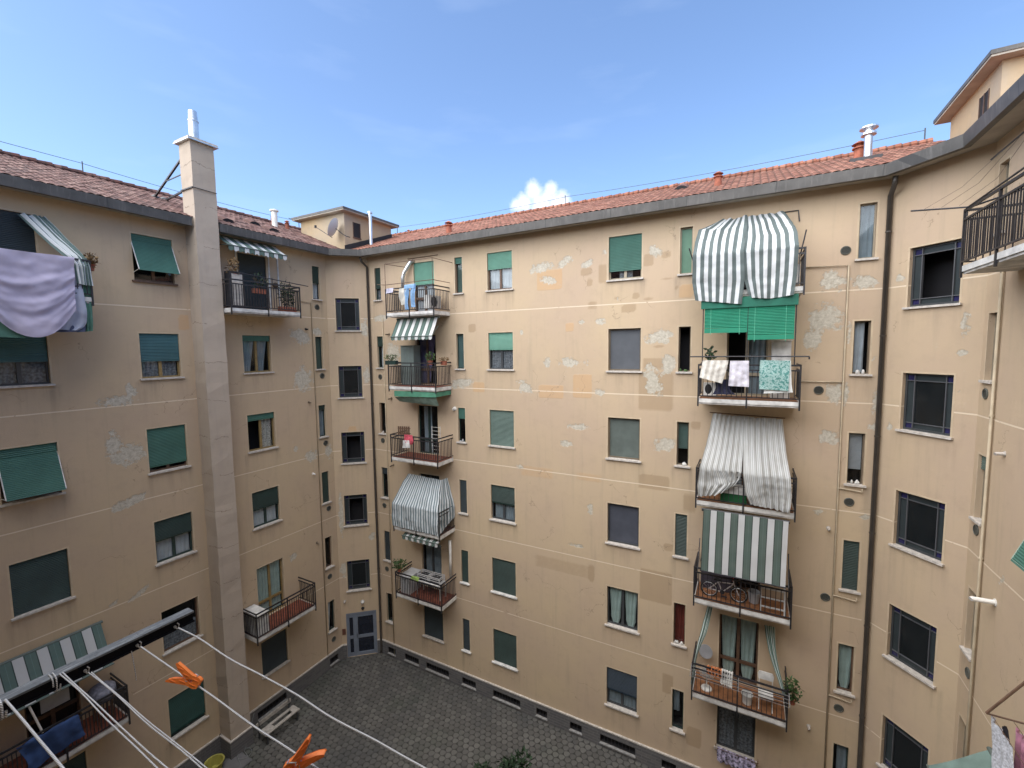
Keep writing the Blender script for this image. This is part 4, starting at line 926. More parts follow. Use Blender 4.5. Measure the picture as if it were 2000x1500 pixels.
# 5: small awning below top left-column balcony
def valance(root, w, a, b, d, z, h, m, n=12):
    """scalloped strip"""
    mb = MB(); k = n*8; uv = []
    A_, B_ = wp(w, a, d, z)-root.location, wp(w, b, d, z)-root.location
    for i in range(k+1):
        t = i/k; p = A_.lerp(B_, t); s = h*(.72+.28*abs(math.sin(t*n*PI))); mb.v += [tuple(p), (p.x, p.y, p.z-s)]; uv += [(t, 0), (t, 1)]
    for i in range(k): mb.f.append((2*i, 2*i+1, 2*i+3, 2*i+2)); mb.m.append(0)
    mb.uv = uv; return mb.build('valance', m, root)
def awning(name, w, a, b, top, bot, m, label, vh=.16, n=12, side=True, ab=None, grp=None, vm=None):
    r = empty(name, wp(w, a, top[0], top[1])); tag(r, label, 'awning', grp)
    a2, b2 = ab or (a, b)
    child_cloth('canvas', r, w, [[(a, *top), (b, *top)], [((a+a2)/2, (top[0]+bot[0])/2, (top[1]+bot[1])/2-.015), ((b+b2)/2, (top[0]+bot[0])/2, (top[1]+bot[1])/2-.015)], [(a2, *bot), (b2, *bot)]], m, 60, 16, fold=(.004, 4), wrinkle=.008)
    mb = MB(); mb.tube([wp(w, a2-.03, *bot)-r.location, wp(w, b2+.03, *bot)-r.location], .022, 8); mb.tube([wp(w, a-.05, top[0]+.03, top[1]+.0)-r.location, wp(w, b+.05, top[0]+.03, top[1])-r.location], .045, 10)
    for x in (a2, b2): mb.tube([wp(w, x, top[0]+.02, top[1]-.35)-r.location, wp(w, x, *bot)-r.location], .014, 6)
    mb.build('rods', mat('green_grey_metal', (.10,.13,.12), .5), r)
    if vh: valance(r, w, a2, b2, bot[0], bot[1], vh, vm or m, n)
    return r
awning('small_awning', 'C', 2.42, 4.66, (-.72, 16.85), (-1.16, 16.06), STV, 'short green striped awning with scalloped edge, just below the balcony with the blue jeans')
# 6: green canvas band under second balcony
r6 = empty('canvas_awning', wp('C', 2.4, -1.1, 13.65)); tag(r6, 'plain faded green awning with folded box under the balcony with the purple curtain', 'awning')
mb = MB(); 
mb.add([wp('C', a, d, z)-r6.location for a, d, z in ((2.43, -1.08, 13.70), (4.72, -1.08, 13.70), (4.74, -1.10, 13.50), (2.44, -1.10, 13.45), (4.74, -.03, 13.70), (4.74, -.03, 13.52))], [(3,2,1,0), (1,2,5,4)]); mb.build('canopy_box', mat('green_canvas', (.06,.20,.13), .8, var=.2), r6)
child_cloth('canvas', r6, 'C', [[(2.44, -1.06, 13.44), (4.72, -1.06, 13.50)], [(2.50, -.85, 13.2), (4.70, -.85, 13.1)]], mat('faded_green_canvas', (.17,.24,.20), .85, var=.25, vscale=5), 50, 8, fold=(.004, 3))
# 7: short awning top balcony left wall
awning('short_awning', 'L', 10.88, 13.2, (-.12, 19.84), (-.86, 19.40), STV, 'short striped awning with scalloped valance tucked under the eave above the planted top balcony', vh=.2, n=13)
# 8: top left balcony: striped drape, lilac sheet, white sheet, green cloth
tag(cloth('striped_curtain', 'L', [[(4.47+1.3, -.12, 19.33), (4.85+1.3, -.12, 19.36), (5.05+1.3, -.1, 19.36)], [(4.75+1.3, -.55, 18.75), (5.1+1.3, -.5, 18.8), (5.3+1.3, -.45, 18.85)], [(5.05+1.3, -1.05, 18.22), (5.4+1.3, -1.05, 18.2), (5.55+1.3, -1.0, 18.2)], [(5.22+1.3, -1.16, 17.95), (5.42+1.3, -1.16, 17.95), (5.58+1.3, -1.14, 17.93)], [(5.25+1.3, -1.2, 17.45), (5.42+1.3, -1.16, 17.42), (5.60+1.3, -1.14, 17.42)]],
    stripes('drape_stripes', 5, green=(.12,.175,.165), white=(.62,.66,.68), duty=.5, grime=.15), 60, 50, fold=(.03, 4), wrinkle=.02), 'gathered green and white striped curtain sweeping down beside the large lilac bed sheet', 'curtain', 'striped balcony cloths')
LIL = mat('lilac_sheet', (.58,.54,.70), .85, var=.04, trans=.25); LW = mat('pale_blue_sheet', (.50,.54,.66), .85, var=.06, trans=.25); GC = mat('green_cloth', (.10,.235,.185), .85, var=.15, trans=.15); NV = mat('navy_sheet', (.06,.075,.13), .85)
def hung(name, w, rows, m, label, cat, fold=(.02, 5), nu=50, nv=36, seed=0, wr=.03, grp=None, sm=True):
    return tag(cloth(name, w, rows, m, nu, nv, fold=fold, wrinkle=wr, smooth_rows=sm, seed=seed), label, cat, grp)
def sheet():
    """hung by two corners: catenary swags"""
    rows = []; a, b = 4.62, 6.50; nv = 10
    for j in range(nv+1):
        v = j/nv; row = []
        for i in range(13):
            t = i/12; s = 4*t*(1-t)
            x = a+(b-a)*t; 
            x = (a+b)/2+.12*v+(x-(a+b)/2)*(1-.18*v)
            z = 18.13+.02*abs(t-.5)-v*1.55-s*v*.85*(1-.25*v)+(.25*v*(t-.5))
            dd = -1.27-.05*s*v
            row.append((x, dd, z))
        rows.append(row)
    R_ = rows; o = cloth('bed_sheet', 'L', R_, LIL, 80, 70, fold=(0, 1), wrinkle=.012, smooth_rows=True)
    me = o.data
    for vtx in me.vertices:       # swag folds: ripples that follow the sag lines
        i = vtx.index; v = (i//81)/70; u = (i % 81)/80
        s = v*1.0+.55*4*u*(1-u)*v*.9
        amp = .028*min(1, v*3.5)*(1-v)**.3*(.35+4*u*(1-u)*.65)
        q = v*22+2.0*abs(u-.5)+1.6*mnoise.noise(Vector((u*3, v*2, 1)))
        vtx.co.x += amp*(math.sin(q)+.35*math.sin(q*2.3+u*6))+.035*math.sin(u*9+v*3)*v+.03*mnoise.noise(Vector((u*5+v*3, v*9-u*2, 4)))
    return o
tag(sheet(), 'large lilac bed sheet hanging in swags over the railing of the top left balcony', 'bed sheet', 'bed sheets on the top left balcony')
hung('bed_sheet', 'L', [[(4.7, -1.06, 18.08), (6.62, -1.06, 18.06)], [(4.8, -1.12, 17.2), (6.68, -1.12, 17.2)], [(4.9, -1.12, 16.5), (6.70, -1.12, 16.4)], [(5.3, -1.12, 16.2), (6.50, -1.12, 16.15)]], LW, 'pale blue bed sheet hanging behind the lilac one', 'bed sheet', fold=(.02, 6), seed=5, grp='bed sheets on the top left balcony')
hung('bed_sheet', 'L', [[(5.4, -1.08, 17.4), (6.66, -1.08, 17.4)], [(5.5, -1.08, 16.6), (6.70, -1.08, 16.6)], [(5.75, -1.08, 16.08), (6.66, -1.08, 16.12)]], NV, 'dark navy cloth whose hem shows below the lilac bed sheet', 'cloth', fold=(.01, 5), seed=6)
hung('privacy_cloth', 'L', [[(6.35, -1.00, 17.7), (6.86, -1.04, 17.7)], [(6.4, -1.00, 16.8), (6.87, -1.04, 16.8)], [(6.5, -1.0, 16.1), (6.84, -1.03, 16.15)]], GC, 'strip of pale green cloth at the right end of the top left balcony railing', 'cloth', fold=(.03, 4), seed=7)
hung('privacy_cloth', 'L', [[(4.05, -1.14, 17.6), (5.0, -1.14, 17.3)], [(4.05, -1.14, 16.6), (5.2, -1.14, 16.6)], [(4.05, -1.14, 16.0), (5.45, -1.14, 15.92)]], GC, 'wide green cloth hanging low at the left edge of the photo beside the lilac sheet', 'cloth', fold=(.02, 3), seed=8)
# 9: wide striped awning, low left
awning('striped_awning', 'L', 3.6, 6.72, (-.10, 7.14), (-1.05, 6.18), STL, 'wide green and grey striped awning low on the left wall, partly behind the dark beam', vh=0, ab=(3.6, 6.62))
# 10: valance under the fourth left column slab
awning('rolled_awning', 'C', 2.6, 4.6, (-.8, 7.24), (-1.08, 7.14), STV, 'rolled up awning with a hanging striped scalloped edge, under the blue grey tent-like cloth', vh=.18, n=11)
# 11: tied curtains beside the fifth balcony, right column
CUR5 = 'tied striped curtains of the fifth balcony'
hung('tied_curtain', 'C', [[(X-1.02, -.25, 6.95), (X-.86, -.15, 6.95)], [(X-1.15, -.9, 6.4), (X-.98, -.85, 6.35)], [(X-1.24, -1.1, 5.95), (X-1.14, -1.05, 5.9)], [(X-1.30, -1.14, 5.6), (X-1.24, -1.12, 5.6)], [(X-1.38, -1.16, 5.0), (X-1.30, -1.14, 5.0)], [(X-1.42, -1.16, 4.6), (X-1.36, -1.14, 4.55)]], STT, 'green striped curtain tied back on the left of the fifth balcony door, by the fan', 'curtain', fold=(.02, 3), wr=.01, grp=CUR5)
hung('tied_curtain', 'C', [[(X+.62, -.15, 6.62), (X+.92, -.12, 6.62)], [(X+.76, -.5, 6.0), (X+.96, -.45, 6.0)], [(X+.98, -.9, 5.5), (X+1.08, -.85, 5.5)], [(X+1.12, -1.1, 5.15), (X+1.2, -1.08, 5.12)]], STT, 'green striped curtain tied back right of the fifth balcony door, above the leafy plant', 'curtain', fold=(.025, 3), wr=.01, grp=CUR5)
# 12: bright green roll-up blinds of the second balcony
bx = MB(); bx.box(-.0, 2.46, -.04, .04, 0, .30); o = bx.build('canvas_band', mat('green_canvas_band', (.01,.13,.085), .7, var=.2), None, loc=wp('C', X-1.34, -1.2, 16.60)); tag(o, 'bright green canvas band along the underside of the cloth-draped top balcony', 'awning')
for (a, b, zb, lab) in ((-1.24, -.10, 15.88, 'shorter bright green slatted roll-up blind, on the left above the laundry balcony'), (-.085, 1.05, 15.66, 'longer bright green slatted roll-up blind, on the right above the laundry balcony')):
    r = empty('roll_up_blind', wp('C', X+a, -1.19, zb)); tag(r, lab, 'blind', 'green roll-up blinds')
    h_ = 16.60-zb; s = slats(b-a, h_-.14, pitch=.042, z0=.14, y=0); s.box(0, b-a, -.02, .02, .0, .13); s.build('slats', BLG, r)
    c = MB()
    for f in (.15, .82): c.box((b-a)*f-.006, (b-a)*f+.006, -.024, -.014, -.05, h_)
    c.build('cord', mat('pale_green_cord', (.10,.42,.28), .6), r)
# posts of that balcony screen
mb = MB()
for x in (X-1.28, X-.09, X+1.08): mb.tube([wp('C', x, -1.18, FLOOR[2]+1.0), wp('C', x, -1.18, 16.62)], .015, 6)
mb.tube([wp('C', X-1.62, -1.22, FLOOR[2]+1.28), wp('C', X+1.42, -1.22, FLOOR[2]+1.28)], .02, 8); mb.tube([wp('C', X+1.42, -1.22, FLOOR[2]+1.28), wp('C', X+1.42, -1.22, FLOOR[2]+1.2)], .02, 8)
mb.tube([wp('C', X-1.3, -.05, 14.95), wp('C', X-1.3, -1.2, 15.0)], .012, 6)
tag(mb.build('screen_posts', BLK), 'thin black posts and clothes rail above the railing of the balcony with green blinds', 'posts')
# laundry on that rail
hung('laundry_towel', 'C', [[(X-1.26, -1.25, 15.07), (X-.56, -1.25, 15.07)], [(X-1.32, -1.26, 14.7), (X-.62, -1.26, 14.75)], [(X-1.34, -1.26, 14.55), (X-.72, -1.26, 14.38)]], mat('cream_towel', (.62,.60,.55), .9, var=.12, vscale=14, bump=.4, bscale=30), 'crinkled cream towel, leftmost on the rail under the green blinds', 'towel', fold=(.015, 4), grp='laundry under the green blinds')
hung('laundry_towel', 'C', [[(X-.52, -1.25, 15.06), (X-.03, -1.25, 15.06)], [(X-.53, -1.26, 14.7), (X-.02, -1.26, 14.7)], [(X-.55, -1.26, 14.32), (X-.01, -1.26, 14.30)]], mat('white_lilac_towel', (.58,.57,.64), .9, var=.12, vscale=10, bump=.3, bscale=20), 'plain white and lilac towel, in the middle of the rail under the green blinds', 'towel', fold=(.014, 3), seed=4, grp='laundry under the green blinds')
def marble(): 
    m = bpy.data.materials.new('green_marble_print'); m.use_nodes = True; t = m.node_tree; b = t.nodes['Principled BSDF']; b.inputs['Roughness'].default_value = .6
    co = N(t, 'ShaderNodeTexCoord').outputs['Object']; v = tnoise(t, co, 7, 10, .75)
    f = tm(t, 'MULTIPLY', tm(t, 'ABSOLUTE', tm(t, 'SUBTRACT', v, .5)), 14, clamp=True); f = tm(t, 'SUBTRACT', 1.0, f)
    t.links.new(mixc(t, f, (.06,.22,.20), (.40,.56,.54)), b.inputs['Base Color']); return m
hung('tablecloth', 'C', [[(X+.25, -1.26, 15.08), (X+.98, -1.26, 15.06)], [(X+.24, -1.27, 14.7), (X+.97, -1.27, 14.68)], [(X+.25, -1.27, 14.25), (X+.96, -1.27, 14.22)]], marble(), 'green marble patterned tablecloth hung on the rail under the green blinds', 'tablecloth', fold=(.004, 3), wr=.01)
hung('white_cloth', 'C', [[(X+.86, -1.22, 15.08), (X+1.0, -1.22, 15.06)], [(X+.45, -1.22, 14.5), (X+1.03, -1.22, 14.45)], [(X+.36, -1.22, 14.12), (X+1.07, -1.22, 14.18)]], mat('white_liner', (.72,.75,.74), .8, var=.05), 'white cloth peeping out behind the green marble patterned tablecloth', 'cloth', fold=(.004, 3), wr=.01)
hung('dark_garment', 'C', [[(X-.95, -1.08, 14.5), (X-.55, -1.08, 14.5)], [(X-.9, -1.08, 14.25), (X-.5, -1.08, 14.2)], [(X-.98, -1.08, 14.03), (X-.35, -1.08, 14.05)]], mat('navy_fabric', (.03,.032,.07), .9), 'dark navy garment behind the railing below the crinkled cream towel', 'garment', fold=(.02, 3))
# ------------------------------------------------------------------ objects on the balconies
def cabinet(w, u0, d0, z, W_, D, Hh, m, label, cat='cabinet', name='cabinet', shelf=2, topm=None):
    r = empty(name, wp(w, u0, d0, z), WALLS[w][1]); tag(r, label, cat)
    mb = MB(); mb.box(0, W_, 0, D, 0, Hh); mb.build('body', m, r)
    dd = MB(); dd.box(.015, W_/2-.005, -.015, -.001, .03, Hh-.03); dd.build('door', m, r); dd = MB(); dd.box(W_/2+.005, W_-.015, -.015, -.001, .03, Hh-.03); dd.build('door', m, r)
    t = MB(); t.box(-.02, W_+.02, -.03, D+.001, Hh, Hh+.025); t.build('top', topm or m, r); return r
cabinet('C', X+.56, -.55, FLOOR[2]+.013, .48, .5, 1.7, WHITE, 'tall white cabinet on the laundry balcony, right of the glazed door')
cabinet('C', 2.28, -.95, FLOOR[5]+.013, .55, .8, .8, mat('pale_grey_plastic', (.48,.49,.50), .5), 'low pale grey cabinet at the left end of the lowest balcony of the left column')
cabinet('L', 11.0, -1.02, FLOOR[5]+.013, .45, .95, .85, WHITE, 'low white cabinet at the left end of the red tiled balcony beside the chimney stack')
cabinet('C', 2.35, -.5, FLOOR[2]+.013, .75, .45, 1.75, mat('dull_green_metal', (.16,.20,.19), .5), 'tall grey green cupboard left of the door on the second balcony of the left column')
def ac(w, u, d, z, label, rot=0):
    r = empty('air_conditioner', wp(w, u, d, z), WALLS[w][1]+rot); tag(r, label, 'air conditioner', 'air conditioner units')
    mb = MB(); mb.box(0, .78, 0, .28, 0, .55); mb.build('case', mat('ac_white', (.68,.68,.65), .5), r)
    f = MB(); 
    for k in range(5): rr = .05+.035*k; f.tube([(.3+rr*math.cos(a*PI/12), -.012, .28+rr*math.sin(a*PI/12)) for a in range(25)], .006, 4)
    f.build('fan_grille', BLK, r)
    d_ = MB(); d_.tube([(.3, -.001, .28), (.3, -.004, .28)], .22, 20); d_.build('fan_opening', mat('fan_dark', (.02,.02,.022), .6), r); return r
ac('C', 4.45, -.98, FLOOR[1]+.12, 'white air conditioner with round black fan at the right end of the blue jeans balcony', rot=PI/2)
ac('C', X+.38, -.80, FLOOR[1]+.1, 'white air conditioner half hidden behind the draped grey and white striped cloth', rot=0)
ac('C', X-1.25, -.9, FLOOR[2]+.08, 'small white air conditioner below the crinkled cream towel', rot=0).scale = (.45, .7, .7)
def leaves(mb, c, rad, n, size, rnd, mi=0, flat=1.0):
    for _ in range(n):
        while True:
            p = Vector((rnd.uniform(-1,1), rnd.uniform(-1,1), rnd.uniform(-1,1)))
            if p.length < 1: break
        p = Vector((p.x*rad[0], p.y*rad[1], p.z*rad[2]))+Vector(c)
        a = Vector((rnd.uniform(-1,1), rnd.uniform(-1,1), rnd.uniform(-.4,1))).normalized()*size*rnd.uniform(.6, 1.4); b = a.cross(Vector((rnd.uniform(-1,1), rnd.uniform(-1,1), rnd.uniform(-1,1)))).normalized()*size*.28
        mb.add([p-b*.4, p+a*.45-b, p+a, p+a*.45+b, ], [(0,1,2,3)], mi)
def plant(w, u, d, z, h, rad, n, label, leaf=LEAF, potm=TERRA, potr=.11, poth=.18, size=.09, box=None, cat='plant', grp=None, seed=1):
    r = empty('potted_plant', wp(w, u, d, z), WALLS[w][1]); tag(r, label, cat, grp); rnd = random.Random(seed)
    p = MB()
    if box: p.box(-box/2, box/2, -.09, .09, 0, poth)
    else: p.lathe([(0, 0), (potr*.7, 0), (potr, poth), (potr*1.08, poth), (potr*1.08, poth*.88), (potr*.9, poth*.85), (0, poth*.85)], 14)
    p.build('pot', potm, r)
    l = MB(); leaves(l, (0, 0, poth+h*.5), rad, n, size, rnd); l.build('foliage', leaf, r)
    s = MB()
    for k in range(7):
        a = rnd.uniform(0, 6.28); q = rnd.uniform(.3, .9); s.tube([(0, 0, poth*.8), (math.cos(a)*rad[0]*q*.5, math.sin(a)*rad[1]*q*.5, poth+h*.4), (math.cos(a)*rad[0]*q, math.sin(a)*rad[1]*q, poth+h*rnd.uniform(.6, 1.1))], .006, 4)
    s.build('stem', BROWN, r); return r
PG = 'planters on the second balcony of the left column'
plant('C', 2.35, -1.1, FLOOR[2]+.95, .25, (.4, .15, .15), 160, 'yellow green leafy planter on the left railing corner of the purple curtain balcony', box=.6, potm=DKG, size=.07, seed=2, grp=PG)
plant('C', 4.35, -.9, FLOOR[2]+.95, .3, (.25, .15, .2), 130, 'bright green feathery plant on the railing in front of the purple curtain', size=.09, seed=3, grp=PG)
plant('C', 4.78, -.55, FLOOR[2]+.93, .12, (.1, .4, .09), 130, 'dry reddish plants in a long terracotta trough right of the purple curtain balcony', leaf=DRY, box=.2, size=.06, seed=4, grp=PG)
plant('C', 2.25, -.95, FLOOR[5]+1.0, .3, (.38, .3, .22), 240, 'bushy dark green plant overhanging the left corner of the lowest balcony of the left column', leaf=LEAF, size=.1, seed=5)
plant('C', 17.62, -.95, FLOOR[5]+.55, .5, (.22, .22, .38), 240, 'trailing green plant on the right end of the balcony with the tied curtains', leaf=LEAF, size=.1, seed=6)
plant('C', X-1.1, -.5, FLOOR[2]+.95, .35, (.14, .14, .22), 60, 'spiky dark plant beside the post of the laundry balcony', leaf=LEAFD, size=.14, seed=7)
TG = 'plants of the top balcony beside the chimney stack'
plant('L', 13.0, -1.0, FLOOR[1]+.012, 1.0, (.38, .16, .5), 330, 'tall dark green climber at the right end of the top balcony beside the chimney', leaf=LEAFD, box=.7, size=.09, seed=8, grp=TG)
plant('L', 11.9, -1.0, FLOOR[1]+.62, .5, (.35, .14, .35), 130, 'sparse plant in a terracotta trough, middle of the top balcony beside the chimney', leaf=LEAFD, box=.55, size=.08, seed=9, grp=TG)
plant('L', 11.05, -.8, FLOOR[1]+1.1, .4, (.2, .2, .35), 160, 'dry brown plant on the dark stand of the top balcony beside the chimney', leaf=DRY, size=.11, seed=10, grp=TG)
plant('L', 6.95, -.9, FLOOR[1]+.78, .2, (.16, .3, .2), 220, 'dried brown hanging plant at the right corner of the top left balcony, beside the sheets', leaf=DRY, size=.09, seed=11)
mb = MB(); mb.box(0, .5, 0, .35, 0, 1.35); mb.box(.06, .44, -.01, -.001, .1, 1.25, 1)
tag(mb.build('plant_stand', [BLK, STONE], None, loc=wp('L', 10.85, -.9, FLOOR[1]+.013), rz=PI/2), 'tall dark plant stand at the chimney end of the planted top balcony', 'stand')
mb = MB(); mb.tube([wp('L', 10.75, -1.16, FLOOR[1]+1.3), wp('L', 13.9, -1.16, FLOOR[1]+1.12)], .018, 6); mb.tube([wp('L', 12.3, -1.16, FLOOR[1]+1.0), wp('L', 12.3, -1.16, FLOOR[1]+1.25)], .015, 6)
tag(mb.build('clothes_rail', BLK), 'thin black clothes rail running above the railing of the planted top balcony', 'rail')
for u in (11.62, 12.95, 13.35): 
    mb = MB(); mb.box(-.03, .03, -.02, 0, 0, 2.35 if u < 13 else 2.45)
    mb.build('white_trim', WHITE, ROOT, loc=wp('L', u, -.002, FLOOR[1]), rz=PI/2)
mb = MB(); mb.lathe([(0, -.12), (.08, -.09), (.12, 0), (.08, .09), (0, .12)], 12)
o = mb.build('hanging_basket', mat('basket', (.10,.07,.05), .9, var=.4, vscale=20), None, smooth=True, loc=wp('L', 13.12, -.14, 18.25)); tag(o, 'small round dark basket hanging on the wall right of the dark shuttered top balcony door', 'basket')
# clothes on the top balcony of the left column
JE = mat('light_blue_denim', (.22,.38,.60), .9, var=.15, vscale=10, trans=.1)
def jeans(w, u, d, z):
    r = empty('jeans', wp(w, u, d, z)); tag(r, 'light blue jeans hanging over the railing of the top balcony of the left column', 'jeans')
    for k, (a, b) in enumerate(((-.30, -.02), (.04, .34))):
        child_cloth('leg', r, w, [[(u+a+.06, d, z), (u+b+.02, d, z)], [(u+a+.02, d-.05, z-.3), (u+b, d-.05, z-.3)], [(u+a, d-.04, z-.7), (u+b-.06, d-.04, z-.7)], [(u+a+.03, d-.03, z-1.02+.08*k), (u+b-.05, d-.03, z-1.02+.08*k)]], JE, 16, 20, fold=(.02, 1.5), wrinkle=.015, seed=k)
    child_cloth('waist', r, w, [[(u-.26, d+.02, z+.02), (u+.30, d+.02, z+.02)], [(u-.26, d-.04, z), (u+.30, d-.04, z)], [(u-.27, d-.06, z-.16), (u+.30, d-.06, z-.16)]], JE, 20, 8, wrinkle=.01)
jeans('C', 3.55, -1.14, FLOOR[1]+1.12)
hung('hung_shirt', 'C', [[(3.0, -1.15, 18.1), (3.35, -1.15, 18.12)], [(2.96, -1.16, 17.7), (3.38, -1.16, 17.7)], [(3.05, -1.15, 17.4), (3.32, -1.15, 17.42)]], mat('cream_fabric', (.58,.57,.52), .9), 'cream garment hanging left of the light blue jeans', 'garment')
hung('small_cloth', 'C', [[(2.22, -1.14, 18.15), (2.62, -1.14, 18.17)], [(2.2, -1.16, 17.95), (2.62, -1.16, 17.97)]], mat('pale_lilac_fabric', (.50,.50,.62), .9), 'small pale lilac cloth on the left railing corner of the blue jeans balcony', 'cloth', fold=(.01, 3))
mb = MB(); z1 = FLOOR[1]+2.12
for s in ([(2.16, -1.12, FLOOR[1]+1.0), (2.16, -1.12, z1), (4.75, -1.12, z1)], [(2.16, -1.12, z1), (2.4, -.02, z1+.0)], [(4.75, -1.12, FLOOR[1]+1.0), (4.75, -1.12, z1), (4.95, -.02, z1-.05)], [(2.5, -.03, z1+.36), (4.2, -.03, z1+.36)],
          [(1.75, -1.2, FLOOR[1]+1.26), (2.16, -1.12, FLOOR[1]+1.22), (4.75, -1.12, FLOOR[1]+1.24), (4.8, -.02, FLOOR[1]+1.24)]): mb.tube([wp('C', *p) for p in s], .014, 6)
tag(mb.build('awning_frame', BROWN), 'bare thin metal awning frame standing over the balcony with the blue jeans', 'awning frame')
# third balcony of the left column
mb = MB(); 
for k in range(6):
    x = .10*k; mb.box(x, x+.07, 0, .02, 0, .42)
mb.box(-.02, .6, .02, .04, .08, .12); mb.box(-.02, .6, .02, .04, .3, .34)
tag(mb.build('lattice_panel', BROWN, None, loc=wp('C', 2.35, -.85, FLOOR[3]+.95), rz=.25), 'brown slatted panel standing above the railing left of the red and pink cloth', 'panel')
hung('red_cloth', 'C', [[(3.0, -1.15, 14.0-2.2), (3.42, -1.15, 11.8)], [(3.0, -1.18, 11.55), (3.5, -1.18, 11.55)], [(3.1, -1.15, 11.35), (3.45, -1.15, 11.4)]], mat('pink_red_fabric', (.45,.07,.10), .9, var=.4, vscale=14), 'red and pink cloth on the railing of the third balcony of the left column', 'cloth')
hung('white_cloth', 'C', [[(2.95, -1.2, 11.55), (3.3, -1.2, 11.58)], [(2.9, -1.2, 11.2), (3.35, -1.2, 11.25)]], WHITE, 'small white cloth hanging just below the red and pink one', 'cloth')
def rack(w, u, d, z, label):
    mb = MB(); 
    for x in (0, .45): mb.tube([(x, 0, 0), (x, .05, 1.45)], .012, 6)
    for k in range(8): zz = .25+k*.165; mb.tube([(0, .02, zz), (.45, .02, zz)], .008, 5)
    return tag(mb.build('drying_rack', WHITE, None, loc=wp(w, u, d, z)), label, 'drying rack')
rack('C', 4.05, -.6, FLOOR[3]+.012, 'white folded drying rack standing right of the dark green door near the red cloth')
# lowest balcony of the left column: crates
def crate(w, u, d, z, lab):
    mb = MB(); L_, D_, h_ = .62, .42, .30
    for zz in (0, .1, .2, .27): 
        mb.box(0, L_, 0, .015, zz, zz+.03); mb.box(0, L_, D_-.015, D_, zz, zz+.03); mb.box(0, .015, .016, D_-.016, zz, zz+.03); mb.box(L_-.015, L_, .016, D_-.016, zz, zz+.03)
    for x in (0.001, L_-.031):
        for y in (.001, D_-.031): mb.box(x, x+.03, y, y+.03, 0.001, h_-.001)
    mb.box(.02, L_-.02, .02, D_-.02, .0, .01)
    for k in range(5): mb.box(.06+.1*k, .12+.1*k, .06, D_-.08, .02, .18+.02*(k % 2), 1)
    return tag(mb.build('crate', [mat('pale_crate', (.52,.52,.52), .6), mat('dark_stuff', (.05,.05,.055), .8)], None, loc=wp(w, u, d, z)), lab, 'crate', 'crates on the lowest balcony of the left column')
mb = MB(); mb.box(0, 1.35, 0, .5, .66, .70)
for x in (.02, 1.29):
    for y in (.02, .44): mb.box(x, x+.04, y, y+.04, 0, .659)
tag(mb.build('balcony_table', WHITE, None, loc=wp('C', 3.05, -.75, FLOOR[5]+.013)), 'small white table carrying the two open crates on the lowest balcony of the left column', 'table')
crate('C', 3.07, -.70, FLOOR[5]+.715, 'open pale crate on the white balcony table, left of the other crate'); crate('C', 3.73, -.70, FLOOR[5]+.715, 'open pale crate on the white balcony table, next to the railing corner')
hung('green_towel', 'C', [[(3.1, -1.08, FLOOR[5]+1.06), (3.55, -1.08, FLOOR[5]+1.06)], [(3.1, -1.14, FLOOR[5]+1.07), (3.55, -1.14, FLOOR[5]+1.07)], [(3.1, -1.15, FLOOR[5]+.95), (3.55, -1.15, FLOOR[5]+.95)]], mat('lime_fabric', (.25,.36,.10), .9), 'small lime green cloth over the railing in front of the crates', 'cloth')
# bicycle on the fourth balcony, right column
def bicycle():
    r = empty('bicycle', wp('C', 14.95, -.8, FLOOR[4]+.013)); tag(r, 'small child bicycle with silver frame on the balcony under the wide striped awning', 'bicycle')
    R_ = .24
    for cx in (.34, 1.18):
        mb = MB(); mb.tube([(cx+R_*math.cos(a*PI/12), 0, R_+R_*math.sin(a*PI/12)) for a in range(25)], .022, 6, cap=False)
        w = mb.build('wheel', RUB, r)
        s = MB(); s.tube([(cx+R_*.88*math.cos(a*PI/12), 0, R_+R_*.88*math.sin(a*PI/12)) for a in range(25)], .010, 5, cap=False)
        for k in range(10): a = k*PI/5; s.tube([(cx, 0, R_), (cx+R_*.88*math.cos(a), 0, R_+R_*.88*math.sin(a))], .003, 4)
        s.build('rim', CHROME, w)
    f = MB(); bb_ = (.72, 0, .22); st_ = (.60, 0, .52); hd = (1.04, 0, .56)
    for a, b in ((bb_, st_), (bb_, hd), (st_, hd), (bb_, (.34, 0, R_)), (st_, (.34, 0, R_)), (hd, (1.18, 0, R_)), (hd, (1.02, 0, .70))): f.tube([a, b], .018, 8)
    f.build('frame', mat('silver_paint', (.55,.52,.52), .3, metal=.3), r)
    h = MB(); h.tube([(1.0, -.22, .76), (1.02, -.1, .72), (1.02, .1, .72), (1.0, .22, .76)], .012, 6); h.build('handlebar', mat('red_paint', (.40,.04,.03), .4), r)
    s = MB(); s.box(.48, .70, -.05, .05, .58, .62); s.tube([(.60, 0, .5), (.59, 0, .59)], .012, 6); s.build('saddle', RUB, r)
    c = MB(); c.tube([(.72, -.03, .22), (.72, .03, .22)], .07, 12); c.box(.70, .86, -.09, -.03, .10, .12); c.build('crank', BLK, r)
bicycle()
def ladder():
    mb = MB(); 
    for x in (0, .62): mb.bar((x, 0, 0), (x+.0, .35, 1.25), .04, .03)
    for k in range(5): f = .12+.2*k; mb.bar((.0, .35*f, 1.25*f), (.62, .35*f, 1.25*f), .06, .025)
    return tag(mb.build('step_ladder', mat('aluminium', (.55,.55,.55), .4, metal=.3), None, loc=wp('C', 16.72, -1.0, FLOOR[4]+.013)), 'pale step ladder at the right end of the balcony with the bicycle', 'ladder')
ladder()
def bucket(w, u, d, z, r, h, m, label, name='bucket', cat='bucket'):
    mb = MB(); mb.lathe([(0, .0), (r*.8, 0), (r, h), (r*1.06, h), (r*1.06, h*.94), (r*.94, h*.94), (r*.76, .02), (0, .02)], 18)
    return tag(mb.build(name, m, None, smooth=False, loc=wp(w, u, d, z)), label, cat)
